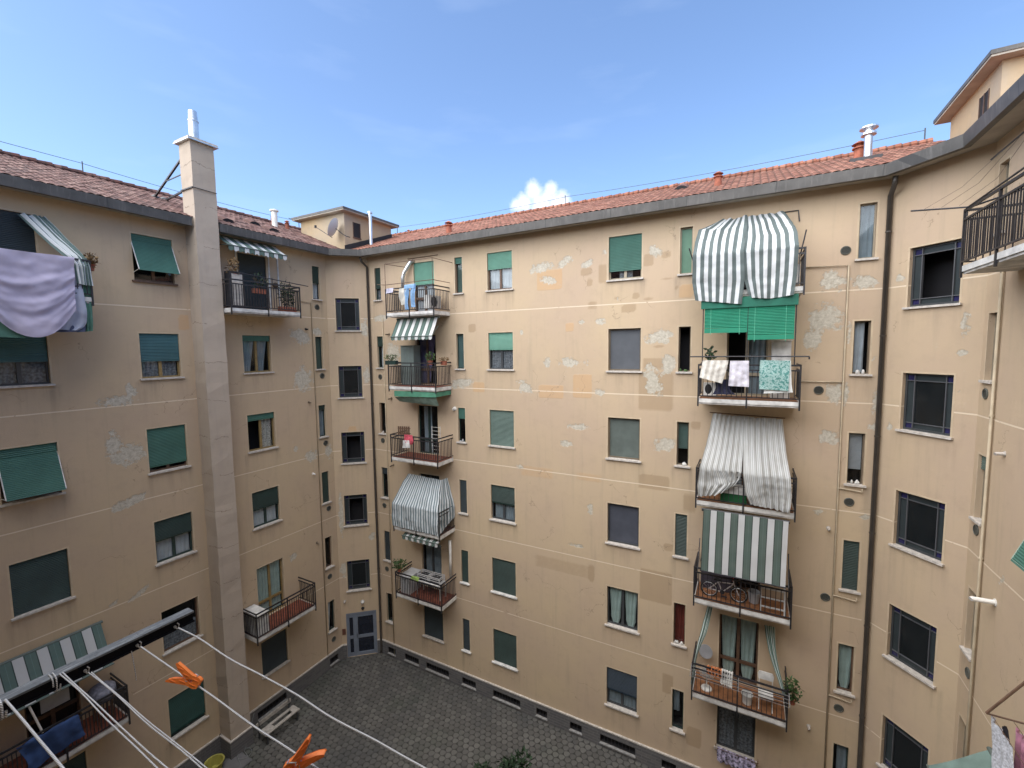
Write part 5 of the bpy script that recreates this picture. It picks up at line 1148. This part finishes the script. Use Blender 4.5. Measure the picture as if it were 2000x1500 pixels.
bucket('C', 16.55, -.55, FLOOR[4]+.013, .17, .34, GREYP, 'grey plastic bucket on the bicycle balcony, left of the step ladder')
cabinet('C', 15.0, -.35, FLOOR[4]+.013, .9, .3, .9, mat('dark_cabinet', (.06,.055,.075), .6), 'low dark cupboard behind the bicycle on the fourth balcony')
# fifth balcony right column: fan, chair, boards
def fan():
    r = empty('standing_fan', wp('C', 15.28, -.75, FLOOR[5]+.013)); tag(r, 'round white standing fan at the left end of the balcony with the tied curtains', 'fan')
    mb = MB(); mb.lathe([(0, 0), (.17, 0), (.16, .03), (.02, .05), (.018, .45), (0, .45)], 16); mb.build('stand', WHITE, r)
    g = MB()
    for k in range(6): rr = .04+.036*k; g.tube([(rr*math.cos(a*PI/12), -.03-.03*math.cos(k/5*PI/2), .55+rr*math.sin(a*PI/12)) for a in range(25)], .006, 4, cap=False)
    for k in range(12): a = k*PI/6; g.tube([(0, -.06, .55), (.22*math.cos(a), -.03, .55+.22*math.sin(a))], .004, 4)
    g.build('cage', WHITE, r)
    b = MB()
    for k in range(4): a = k*PI/2; b.add([(0, 0, .55), (.17*math.cos(a), 0.01, .55+.17*math.sin(a)), (.17*math.cos(a+.8), -.02, .55+.17*math.sin(a+.8))], [(0,1,2)])
    b.build('blades', GREYP, r)
fan()
hung('checked_cloth', 'C', [[(X-.98, -1.1, 5.38), (X-.5, -1.1, 5.40)], [(X-.98, -1.17, 5.36), (X-.5, -1.17, 5.38)], [(X-.96, -1.18, 5.1), (X-.5, -1.18, 5.12)]], mat('orange_check', (.45,.16,.06), .9, var=.8, vscale=22), 'orange and white patterned cloth over the railing above the white fan', 'cloth')
hung('white_towel', 'C', [[(X-.55, -1.1, 5.42), (X-.2, -1.1, 5.40)], [(X-.55, -1.18, 5.40), (X-.2, -1.18, 5.38)], [(X-.55, -1.19, 4.95), (X-.22, -1.19, 4.92)]], WHITE, 'white towel over the railing right of the orange and white patterned cloth', 'towel')
mb = MB(); mb.lathe([(0,0), (.20, 0), (.21, .02), (.21, .03), (0, .03)], 20)
o = mb.build('plastic_chair_back', GREYP); o.matrix_world = Matrix.Translation(wp('C', 15.2, -.25, FLOOR[5]+.95)) @ Matrix.Rotation(PI/2, 4, 'X'); o.scale = (1, 1.2, 1)
o.name = 'round_tray'; tag(o, 'round dark grey tray leaning on the wall left of the fifth balcony door', 'tray')
def chair(w, u, d, z, label, m):
    r = empty('folding_chair', wp(w, u, d, z), WALLS[w][1]); tag(r, label, 'chair')
    mb = MB(); mb.prism([(0, .75), (.40, .75), (.42, .92), (.38, 1.0), (.02, 1.0), (-.02, .92)][::-1], .40, .43); mb.build('backrest', m, r)
    s = MB(); s.box(0, .4, 0, .4, .42, .45); s.build('seat', m, r)
    for x in (.02, .38):
        l = MB(); l.tube([(x, .42, .95), (x, .38, .42), (x, .02, 0)], .012, 6); l.build('leg', WHITE, r); l = MB(); l.tube([(x, .02, .42), (x, .42, 0)], .012, 6); l.build('leg', WHITE, r)
chair('C', 16.75, -.95, FLOOR[5]+.013, 'white plastic folding chair at the right end of the balcony with the tied curtains', WHITE)
bucket('C', 16.45, -.8, FLOOR[5]+.013, .16, .3, WHITE, 'white bucket left of the folding chair on the balcony with the tied curtains')
# clothes drying bars over the fifth balcony rail
mb = MB()
for k in range(4): mb.tube([wp('C', 14.83, -1.25-.09*k, FLOOR[5]+.98-.05*k), wp('C', 17.55, -1.25-.09*k, FLOOR[5]+.96-.05*k)], .006, 5)
for x in (14.85, 16.2, 17.52): mb.tube([wp('C', x, -1.17, FLOOR[5]+1.0), wp('C', x, -1.54, FLOOR[5]+.82)], .010, 5)
tag(mb.build('drying_rack', mat('grey_bars', (.20,.20,.20), .5)), 'rows of thin drying bars fixed outside the railing below the tied curtains', 'drying rack')
# third right balcony: green box behind the rail
mb = MB(); mb.box(0, .72, 0, .35, 0, .30); mb.box(-.02, .74, -.02, .37, .30, .5, 1)
tag(mb.build('storage_box', [mat('green_turf_box', (.01,.09,.03), .9), WHITE], None, loc=wp('C', 15.55, -1.02, FLOOR[3]+.013)), 'green and white storage box behind the gap between the faded curtains', 'box')
# laundry under the lowest right window
hung('laundry_row', 'C', [[(X-.62, -.12, 1.88), (X+.5, -.12, 1.88)], [(X-.64, -.2, 1.7), (X+.52, -.2, 1.7)], [(X-.62, -.2, 1.4), (X+.5, -.2, 1.4)]], mat('mixed_laundry', (.28,.26,.36), .9, var=1.4, vscale=13), 'multicoloured small laundry hanging below the ground floor window of the right column', 'laundry', fold=(.03, 7))
mb = MB(); mb.tube([wp('C', X-.72, -.2, 1.88), wp('C', X+.6, -.2, 1.88)], .01, 5); mb.tube([wp('C', X-.70, -.2, 1.88), wp('C', X-.70, 0, 1.85)], .01, 5); mb.tube([wp('C', X+.58, -.2, 1.88), wp('C', X+.58, 0, 1.85)], .01, 5)
tag(mb.build('clothes_rail', BROWN), 'thin clothes rail below the ground floor window of the right column, carrying multicoloured laundry', 'rail')
# low left balcony things
hung('blue_cloth', 'L', [[(4.55, -1.05, FLOOR[5]+.95), (5.75, -1.05, FLOOR[5]+.95)], [(4.55, -1.16, FLOOR[5]+.93), (5.75, -1.16, FLOOR[5]+.93)], [(4.7, -1.18, FLOOR[5]+.4), (5.8, -1.18, FLOOR[5]+.5)], [(4.6, -1.17, FLOOR[5]+.15), (5.85, -1.17, FLOOR[5]+.3)]], mat('blue_fabric', (.025,.06,.17), .8, var=.3), 'dark blue cloth hanging over the railing of the low left balcony behind the wooden beam', 'cloth', fold=(.02, 3))
mb = MB(); mb.lathe([(0, 0), (.28, 0), (.34, .12), (.33, .3), (.2, .4), (0, .42)], 12)
tag(mb.build('covered_grill', mat('grey_cover', (.20,.21,.26), .6, var=.4, vscale=12), None, smooth=True, loc=wp('L', 6.45, -.6, FLOOR[5]+.75)), 'grey plastic covered bundle on a stand at the right end of the low left balcony', 'bundle')
mb = MB()
for x in (-.2, .2):
    for y in (-.15, .15): mb.box(x-.02, x+.02, y-.02, y+.02, 0, .70)
mb.box(-.26, .26, -.22, .22, .70, .735); tag(mb.build('side_table', BROWN, None, loc=wp('L', 6.45, -.6, FLOOR[5]+.013)), 'small brown side table under the grey covered bundle', 'table')
mb = MB(); mb.box(0, .6, -.01, .01, 0, .45); tag(mb.build('white_board', mat('grey_board', (.33,.34,.36), .7), None, loc=wp('L', 5.2, -.4, FLOOR[5]+1.1), rz=PI/2), 'pale grey board leaning by the door of the low left balcony', 'board')
mb = MB(); mb.tube([wp('L', 4.85, -1.0, FLOOR[5]+1.9), wp('L', 5.05, -1.05, FLOOR[5]+.95)], .025, 8); tag(mb.build('broom_handle', PVC), 'pale broom handle leaning at the middle of the low left balcony railing', 'broom handle')
# right wall: top balcony rods
mb = MB()
for s in ([(1.05, -1.65, 18.42), (1.5, -.86, 18.26), (4.4, -.86, 18.34)], [(1.45, -.86, 18.25), (2.4, -.3, 18.3)], [(1.45, -.55, 19.15), (4.5, -.5, 19.3)], [(1.4, -.84, 18.1), (1.4, -.84, 18.28)]): mb.tube([wp('R', *p) for p in s], .018, 6)
for k in range(3): mb.tube([wp('R', 1.15+.1*k, -1.45+.25*k, 18.40-.03*k), wp('R', 1.6+.15*k, -1.0+.2*k, 18.65), wp('R', 2.0+.5*k, -.55, 19.16)], .003, 4)
tag(mb.build('drying_rods', BLK), 'thin black rods with slack lines sticking out from the top right balcony', 'drying rods')
# right wall: laundry rack low right, and its awning
mb = MB(); cr = Vector((2.9, 7.83, 10.57)); Y2 = 6.2
for y in (7.83, Y2): mb.tube([(2.9, y, 10.57), (4.69, y, 10.57)], .012, 6); mb.tube([(2.9, y, 10.57), (4.69, y, 13.6)], .016, 6)
for x in (2.95, 3.15, 3.35, 3.55): mb.tube([(x, 7.83, 10.57), (x, Y2, 10.57)], .004, 4)
tag(mb.build('laundry_rack', BROWN), 'dark metal laundry rack on the right wall carrying the white lace and pink clothes', 'drying rack')
def hang_xyz(name, rows, m, label, cat, **k):
    P0, th, _ = WALLS['B']
    R_ = [[(P0[0]-x, -1.3-y, z) for x, y, z in r] for r in rows]   # world point -> coordinates of the back wall frame
    return tag(cloth(name, 'B', R_, m, k.get('nu', 40), k.get('nv', 40), fold=k.get('fold', (.02, 3)), wrinkle=.01, seed=k.get('seed', 0)), label, cat)
LACE = mat('white_lace', (.52,.54,.58), .9, var=.35, vscale=40)
hang_xyz('lace_cloth', [[(2.95, 7.83, 10.56), (2.95, 7.30, 10.56)], [(2.95, 7.83, 10.2), (2.95, 7.2, 10.2)], [(2.96, 7.8, 9.85), (2.96, 7.15, 9.85)], [(2.97, 7.76, 9.45), (2.97, 7.1, 9.5)]], LACE, 'white lace patterned cloth hanging from the outer corner of the lower right laundry rack', 'cloth')
hang_xyz('pink_garment', [[(3.15, 7.74, 10.55), (3.15, 7.42, 10.55)], [(3.15, 7.76, 10.1), (3.15, 7.4, 10.1)], [(3.15, 7.78, 9.6), (3.15, 7.42, 9.6)]], mat('pink_fabric', (.55,.26,.36), .9, var=.3, vscale=12), 'pink garment hanging on the lower right laundry rack beside the white lace cloth', 'garment')
hang_xyz('black_garment', [[(3.06, 7.78, 10.5), (3.06, 7.68, 10.5)], [(3.06, 7.8, 10.1), (3.06, 7.55, 10.1)], [(3.06, 7.82, 9.7), (3.06, 7.6, 9.7)]], mat('black_fabric', (.02,.02,.025), .9), 'black garment hanging between the white lace cloth and the pink one', 'garment')
hang_xyz('floral_garment', [[(3.4, 7.70, 10.55), (3.4, 7.40, 10.55)], [(3.4, 7.72, 10.2), (3.4, 7.35, 10.2)], [(3.4, 7.72, 9.85), (3.4, 7.35, 9.85)]], mat('pale_floral', (.60,.50,.50), .9, var=.4, vscale=25), 'pale white and pink printed garment rightmost on the laundry rack at the lower right', 'garment')
awning('green_awning', 'R', 1.85, 4.9, (-.08, 7.0), (-1.0, 6.2), mat('grey_green_canvas', (.14,.21,.19), .8, var=.2), 'plain grey green awning at the lower right corner, below the white lace cloth', vh=0)
# satellite dish on the stair tower
def dish():
    r = empty('satellite_dish', (-17.85, 15.6, 21.35)); tag(r, 'white round satellite dish on the ochre wall of the small roof tower', 'satellite dish')
    mb = MB(); prof = [(0, 0)]+[(.46*k/8, .10*(k/8)**2) for k in range(1, 9)]; mb.lathe(prof, 28)
    nrm = Vector((-.80, -.42, .42)).normalized(); q = nrm.to_track_quat('Z', 'Y').to_matrix().to_4x4()
    d = mb.build('reflector', mat('dish_white', (.62,.68,.70), .5, var=.06), r, smooth=True); d.matrix_local = Matrix.Translation(Vector((.10, -.45, .02))) @ q
    a = MB(); a.tube([(-.05, -.5, -.42), (-.85, -.75, .12)], .018, 6); a.tube([(.14, -.43, .0), (.35, -.2, -.25), (.6, -.2, -.38), (.6, 0, -.38)], .02, 6); a.build('arm', STEEL, r)
    l = MB(); l.lathe([(0, -.06), (.05, -.06), (.055, .06), (0, .07)], 12, (-.88, -.76, .15)); l.build('feed_horn', BLK, r)
dish()
# lightning wires and posts along the ridges
mb = MB()
def wire(a, b, sag, n=12): return [Vector(a).lerp(Vector(b), i/n)-Vector((0, 0, sag*4*(i/n)*(1-i/n))) for i in range(n+1)]
mb.tube(wire((-22.7, 2.0, 22.8), (-22.7, 7.63, 22.76), .03), .010, 4); mb.tube(wire((-22.7, 7.63, 22.76), (-22.6, 16.8, 22.78), .12), .010, 4)
for y in (7.63, 16.82): mb.tube([(-22.6, y, 22.2), (-22.6, y, 22.8)], .02, 6)
mb.tube([(-22.6, 16.82, 22.78), (-22.6, 16.2, 22.8)], .02, 6)
tag(mb.build('lightning_wire', STEEL), 'thin lightning wire on small posts along the left roof ridge', 'wire', 'roof ridge wires')
mb = MB(); mb.tube(wire((-18.6, 20.5, 22.75), (-8.0, 20.5, 22.72), .1), .010, 4); mb.tube(wire((-8.0, 20.5, 22.72), (5.0, 20.5, 22.72), .12), .010, 4)
for x in (-18.6, -8.0, 5.0): mb.tube([(x, 20.4, 22.15), (x, 20.4, 22.76)], .02, 6)
tag(mb.build('lightning_wire', STEEL), 'thin lightning wire on small posts along the ridge of the bright red roof', 'wire', 'roof ridge wires')
# ------------------------------------------------------------------ courtyard
ASPH = mat('earth_ground', (.10,.095,.09), .9, var=.3, vscale=.5)
g = MB(); g.add([(-900,-900,-.05),(900,-900,-.05),(900,900,-.05),(-900,900,-.05)], [(0,1,2,3)]); tag(g.build('ground', ASPH), 'dull earth ground around the apartment block', kind='structure')
def paving_mat():
    m = bpy.data.materials.new('paver_concrete'); m.use_nodes = True; t = m.node_tree; b = t.nodes['Principled BSDF']; b.inputs['Roughness'].default_value = .85
    co = N(t, 'ShaderNodeTexCoord').outputs['Object']
    a = N(t, 'ShaderNodeAttribute', attribute_type='GEOMETRY', attribute_name='tone').outputs['Fac']
    c = mixc(t, a, (.072,.070,.066), (.118,.115,.107))
    damp = tm(t, 'MULTIPLY', tm(t, 'SUBTRACT', tnoise(t, co, .33, 6, .65), .485), 7, clamp=True)
    c = mixc(t, tm(t, 'MULTIPLY', damp, .6), c, (.045,.048,.052))
    c = mixc(t, tm(t, 'MULTIPLY', tm(t, 'SUBTRACT', tnoise(t, co, .9, 7, .7), .60), 3, clamp=True), c, (.17,.175,.18))
    c = mixc(t, tm(t, 'MULTIPLY', tm(t, 'SUBTRACT', tnoise(t, co, 11, 6, .7), .5), 1.5, clamp=True), c, (.08,.08,.072))
    mo = tm(t, 'MULTIPLY', tm(t, 'SUBTRACT', tnoise(t, co, .5, 6, .6), .54), 5, clamp=True)
    c = mixc(t, tm(t, 'MULTIPLY', mo, .35), c, (.045,.065,.04))
    t.links.new(c, b.inputs['Base Color']); return m
def paving():
    P_ = .25; hy = P_*math.sqrt(3)/2; V = []; Fc = []; tone = []; rnd = random.Random(11)
    x0, x1, y0, y1 = -17.9, 5.0, -1.5, 15.9; j = 0; y = y0
    while y < y1:
        x = x0+(P_/2 if j % 2 else 0)
        while x < x1:
            o = len(V); tn = rnd.random()**1.2; dz = rnd.uniform(-.004, .004)
            for ring, (s, z) in enumerate(((.88, 0.0), (.995, -.022))):
                for k in range(12):
                    a = PI/6*k+PI/6; r = P_*.5*(1.13 if k % 4 in (0,) else (1.0 if k % 2 == 0 else .98))*s
                    if k % 4 == 2: r *= .93
                    V.append((x+r*math.cos(a), y+r*math.sin(a), z+dz)); tone.append(tn if ring == 0 else 0)
            Fc.append(tuple(range(o, o+12)))
            for k in range(12): Fc.append((o+k, o+12+k, o+12+(k+1) % 12, o+(k+1) % 12))
            x += P_
        y += hy; j += 1
    mb = MB(); mb.v, mb.f, mb.m = V, Fc, [0]*len(Fc); o = mb.build('courtyard_paving', paving_mat())
    at = o.data.attributes.new('tone', 'FLOAT', 'POINT'); at.data.foreach_set('value', tone)
    tag(o, 'grey interlocking concrete paving with damp stains across the courtyard floor', kind='structure')
paving()
g = MB(); g.add([(-18,-1.6,-.02),(5.2,-1.6,-.02),(5.2,16,-.02),(-18,16,-.02)], [(0,1,2,3)]); tag(g.build('paving_joint_sand', mat('joint_dark', (.034,.034,.031), .95, var=.5, vscale=6)), 'dark mossy joints between the courtyard pavers', kind='structure')
# bench by the left wall
def bench():
    r = empty('bench', (-16.75, 9.55, 0)); tag(r, 'weathered pale bench with a slotted seat on the paving just right of the chimney foot', 'bench')
    WO = mat('weathered_wood', (.36,.34,.31), .8, var=.25, vscale=10)
    s = MB(); s.box(-.02, .10, 0, 1.5, .42, .46); s.box(.28, .42, 0, 1.5, .42, .46); s.box(.10, .28, 0, .45, .42, .46); s.box(.10, .28, 1.25, 1.5, .42, .46); s.build('seat', WO, r)
    b = MB(); b.box(-.2, -.16, 0, 1.5, .55, .70); b.build('backrest', WO, r)
    for y in (.08, 1.38):
        l = MB(); l.box(-.2, -.16, y, y+.05, 0, .7); l.box(.34, .38, y, y+.05, 0, .419); l.box(-.159, .339, y+.001, y+.049, .36, .41); l.build('leg', STEEL, r)
bench()
r = MB(); r.lathe([(0, 0), (.22, 0), (.30, .34), (.33, .34), (.33, .37), (.28, .36), (.20, .05), (0, .05)], 24)
tag(r.build('yellow_tub', mat('yellow_plastic', (.33,.31,.07), .6, var=.2), None, smooth=False, loc=(-17.1, 8.05, .0)), 'yellow plastic tub on the ground left of the chimney foot', 'tub')
d = MB(); d.box(-.45, .45, -.6, .6, 0, .03); d.box(-.40, .40, -.55, .55, .03, .038)
tag(d.build('drain_cover', mat('dark_concrete', (.12,.12,.125), .8), None, loc=(-16.7, 8.35, .003)), 'dark rectangular drain slab on the ground at the foot of the chimney stack', 'drain cover')
h = MB(); pts = [(-17.3, 9.7, .9)]+[(-17.1+.05*k, 9.5-.12*k, max(.03, .8-.2*k)) for k in range(5)]+[(-16.75+.24*math.cos(a*.5), 8.95+.24*math.sin(a*.5), .03+.002*a) for a in range(22)]+[(-16.4, 8.6, .03), (-16.1, 8.3, .03)]
h.tube(pts, .012, 6); tag(h.build('garden_hose', mat('grey_hose', (.16,.17,.17), .5), None, smooth=True), 'thin grey hose coiled on the paving at the foot of the chimney stack', 'hose')
# shrubs at the bottom edge
def shrub(x, y, h, rad, label, seed):
    r = empty('shrub', (x, y, 0)); tag(r, label, 'shrub', 'shrubs in the courtyard'); rnd = random.Random(seed)
    s = MB()
    for k in range(14):
        a = rnd.uniform(0, 6.28); q = rnd.uniform(.2, 1); s.tube([(0, 0, 0), (math.cos(a)*rad*.3*q, math.sin(a)*rad*.3*q, h*.5), (math.cos(a)*rad*q, math.sin(a)*rad*q, h*rnd.uniform(.75, 1))], [.03, .02, .006], 5)
    s.build('stem', BROWN, r)
    l = MB()
    for k in range(26):
        a = rnd.uniform(0, 6.28); q = rnd.uniform(0, 1)**.5; c = (math.cos(a)*rad*q*.8, math.sin(a)*rad*q*.8, h*rnd.uniform(.45, .95)); leaves(l, c, (.28, .28, .3), 90, .15, rnd)
    l.build('foliage', LEAFD, r)
shrub(-6.35, 11.75, 1.75, .75, 'dark narrow-leaved shrub top at the bottom edge of the picture, on the paving', 21)
shrub(-7.55, 11.05, 1.6, .7, 'smaller dark shrub at the bottom edge, left of the other one', 22)
# ------------------------------------------------------------------ foreground: wooden beam, lines and pegs
BZ = CAMZ-.58
def weathered():
    m = bpy.data.materials.new('flaking_beam_paint'); m.use_nodes = True; t = m.node_tree; b = t.nodes['Principled BSDF']; b.inputs['Roughness'].default_value = .7
    co = N(t, 'ShaderNodeTexCoord').outputs['Object']
    mp = N(t, 'ShaderNodeMapping'); mp.inputs['Scale'].default_value = (3, .35, 3); t.links.new(co, mp.inputs[0])
    a = tnoise(t, mp.outputs[0], 60, 8, .75); f = tm(t, 'MULTIPLY', tm(t, 'SUBTRACT', a, .50), 6, clamp=True)
    c = mixc(t, f, (.10,.11,.115), (.26,.27,.27)); sp = tnoise(t, co, 160, 4, .6)
    c = mixc(t, tm(t, 'MULTIPLY', tm(t, 'SUBTRACT', sp, .55), 5, clamp=True), c, (.05,.05,.055))
    t.links.new(c, b.inputs['Base Color']); bm = N(t, 'ShaderNodeBump'); bm.inputs['Strength'].default_value = .4; bm.inputs['Distance'].default_value = .002
    t.links.new(a, bm.inputs['Height']); t.links.new(bm.outputs[0], b.inputs['Normal']); return m
beam = empty('clothesline_beam', (-1.085, -.2, BZ)); tag(beam, 'weathered dark beam in the foreground at the lower left with ropes tied to it', 'beam')
mb = MB(); bw = .0125   # C channel: flat top flange, side filled black to paint the hollow's shade
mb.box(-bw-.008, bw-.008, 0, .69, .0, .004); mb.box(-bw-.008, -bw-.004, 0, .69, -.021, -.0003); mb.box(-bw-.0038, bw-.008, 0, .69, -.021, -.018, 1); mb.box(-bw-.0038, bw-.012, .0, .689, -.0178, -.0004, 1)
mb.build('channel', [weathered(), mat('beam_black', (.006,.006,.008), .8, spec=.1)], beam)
hk = MB()
for y in (.652, .585, .505): 
    hk.tube([(.004, y, -.012), (.014, y, -.014), (.019, y, -.010), (.018, y+.002, -.003), (.015, y, .0)], .0011, 6)
    hk.tube([(.003, y, -.012), (.0065, y, -.012)], .0028, 8)
hk.build('hook', mat('pale_wire', (.24,.22,.19), .5), beam)
RM = bpy.data.materials.new('braided_rope'); RM.use_nodes = True; t = RM.node_tree; b = t.nodes['Principled BSDF']; b.inputs['Roughness'].default_value = .7
uv = N(t, 'ShaderNodeUVMap').outputs[0]; sp = N(t, 'ShaderNodeSeparateXYZ'); t.links.new(uv, sp.inputs[0])
fr = tm(t, 'SINE', tm(t, 'ADD', tm(t, 'MULTIPLY', sp.outputs[0], 1600), tm(t, 'MULTIPLY', sp.outputs[1], 12.566)))
f = tm(t, 'MULTIPLY', tm(t, 'ADD', fr, 1.0), .5)
t.links.new(mixc(t, f, (.36,.36,.35), (.78,.77,.74)), b.inputs['Base Color'])
bm = N(t, 'ShaderNodeBump'); bm.inputs['Strength'].default_value = .9; bm.inputs['Distance'].default_value = .001; t.links.new(f, bm.inputs['Height']); t.links.new(bm.outputs[0], b.inputs['Normal'])
def rope(segs, r, label, loops=None):
    mb = MB(); uv = []
    def add(pts, r):
        pts = [Vector(p) for p in pts]; n0 = len(mb.v); mb.tube(pts, r, 10, cap=False); L_ = 0
        for i, p in enumerate(pts):
            if i: L_ += (p-pts[i-1]).length
            for k in range(10): uv.append((L_, k/10))
    for s in segs: add(s, r)
    for l in loops or []: add(l, r)
    mb.uv = uv; o = mb.build('clothesline', RM, None, smooth=True, loc=(-1.06, 0, BZ)); return tag(o, label, 'clothesline', 'clotheslines in the foreground')
def run(x0, y0, z0, x1, y1, z1, sag=.0, wob=.0, seed=0, n=90):
    out = []
    for i in range(n+1):
        t = i/n; out.append((x0+(x1-x0)*t, y0+(y1-y0)*t+wob*mnoise.noise(Vector((t*14, seed, 0))), z0+(z1-z0)*t-sag*4*t*(1-t)+wob*mnoise.noise(Vector((t*11, seed+5, 3)))))
    return out
def wrap(y, turns=3, r=.019):
    out = []; n = turns*18
    for i in range(n+1):
        a = i/18*2*PI; c, s = math.cos(a), math.sin(a); k = 1/max(abs(c), abs(s))**.6
        out.append((-.0275+r*.85*c*k, y+.0045*(i/n*turns)-.006, -.009+r*.85*s*k))
    return out
X1 = 2.1
rope([run(-.006, .452, -.010, X1, .445, .01, .012, .005, 1)], .0015, 'thick twisted white rope farthest from the viewer, tied near the tip of the dark beam')
rope([run(-.006, .385, -.010, X1, .376, .01, .02, .003, 2)], .0014, 'white rope that carries both orange clothespins')
rope([run(-.006, .305, -.010, X1, .303, .005, .02, .003, 3), run(-.006, .309, -.012, X1, .307, .005, .022, .003, 4)], .0010, 'doubled thin rope, third from the tip of the dark beam, starting at a hook')
rope([run(-.015, .270, .008, X1, .262, .0, .02, .003, 5), run(-.015, .274, .008, X1, .268, .0, .018, .003, 6)], .0011, 'doubled rope knotted round the beam, second from the left edge', [wrap(.266, 2, .0175)])
rope([run(-.015, .204, .008, X1, .202, .0, .02, .003, 7)], .0018, 'grey speckled rope knotted round the beam at the far left edge', [wrap(.200, 2, .018)])
rope([[(-.006, .37+.0004*k, -.01-.006*k) for k in range(10)]+[(-.008, .374, -.075)]], .0008, 'thin loose string end dangling from the dark beam')
mb = MB(); mb.box(-.02, .02, 0, .69, -.04, 0); tag(mb.build('clothesline_beam', MATS['beam_black'], None, loc=(-1.06+X1, -.2, BZ)), 'matching dark beam at the right end of the clotheslines, outside the photo', 'beam')
def peg(center, axis, up, label, size=.078, opening=.30):
    ax = Vector(axis).normalized(); nrm = (Vector(center)-Vector((0, 0, CAMZ))).normalized(); side = up
    yv = Vector(side)-ax*Vector(side).dot(ax); yv.normalize(); zv = ax.cross(yv)
    Mx = Matrix((ax, yv, zv)).transposed().to_4x4(); Mx.translation = Vector(center)
    OR = mat('orange_plastic', (.95,.25,.045), .45, var=.08, vscale=60, trans=.12)
    r = bpy.data.objects.new('clothespin', None); r.empty_display_size = .05; S.collection.objects.link(r); r.matrix_world = Mx; tag(r, label, 'clothespin', 'orange clothespins')
    hw = .0048; L_ = size
    for s in (1, -1):
        # half profile in (x along the peg, y across): jaw at +x, handle at -x, pivot near x=0
        prof = [(.46, .0008), (.47, .010), (.36, .0135), (.10, .0125), (.0, .0145), (-.16, .0175), (-.53, .0245), (-.54, .0215), (-.40, .0130), (-.10, .0035), (-.02, .0020), (.08, .0020), (.14, .0048), (.20, .0048), (.25, .0008)]
        pts = [(x*L_, y*s*L_/.085) for x, y in prof]
        mb = MB(); n = len(pts); ang = 0.0*opening
        c_, s_ = math.cos(ang), math.sin(ang); pts = [(x*c_-y*s_, x*s_+y*c_) for x, y in pts]
        mb.v = [(x, y, -hw) for x, y in pts]+[(x, y, hw) for x, y in pts]
        # outer skin frame + recessed web, as moulded plastic
        mb.f = [(i, (i+1) % n, (i+1) % n+n, i+n) for i in range(n)]; mb.m = [0]*n
        mb.f.append(tuple(range(n))); mb.f.append(tuple(range(2*n-1, n-1, -1))); mb.m += [0, 0]
        for zz in (-hw-.0006, hw+.0006):
            for a, b2 in ((.30, .0065), (-.05, .0085), (-.33, .0165)): mb.tube([(a*L_-.006, b2*s*L_/.085, zz), (a*L_+.006, b2*s*L_/.085, zz)], .0009, 4)
        o = mb.build('jaw', OR, r)
        bv = o.modifiers.new('bevel', 'BEVEL'); bv.width = .0008; bv.segments = 2; bv.limit_method = 'ANGLE'
    sp_ = MB(); sp_.tube([(0.002+.0048*math.cos(a*.6), .0048*math.sin(a*.6), -.006+.0006*a) for a in range(21)], .0011, 5)
    for s in (1, -1): sp_.tube([(.002, .0045*s, -.0062*1.0), (.010, .0135*s, -.0068), (.018, .0145*s, -.004), (.018, .0145*s, .004)], .0010, 5)
    sp_.v = [(x*.8, y*L_/.085, z*.85) for x, y, z in sp_.v]
    sp_.build('spring', CHROME, r)
peg((-.872, .377, CAMZ-.581), (.0457, .0224, -.0243), (.159, .559, .814), 'orange clothespin on the second rope, in front of the chimney foot', size=.053)
peg((-.553, .3705, CAMZ-.585), (-.0457, -.0289, -.0467), (-.568, -.325, .756), 'orange clothespin nearest the bottom edge, its jaws pointing down', size=.060)
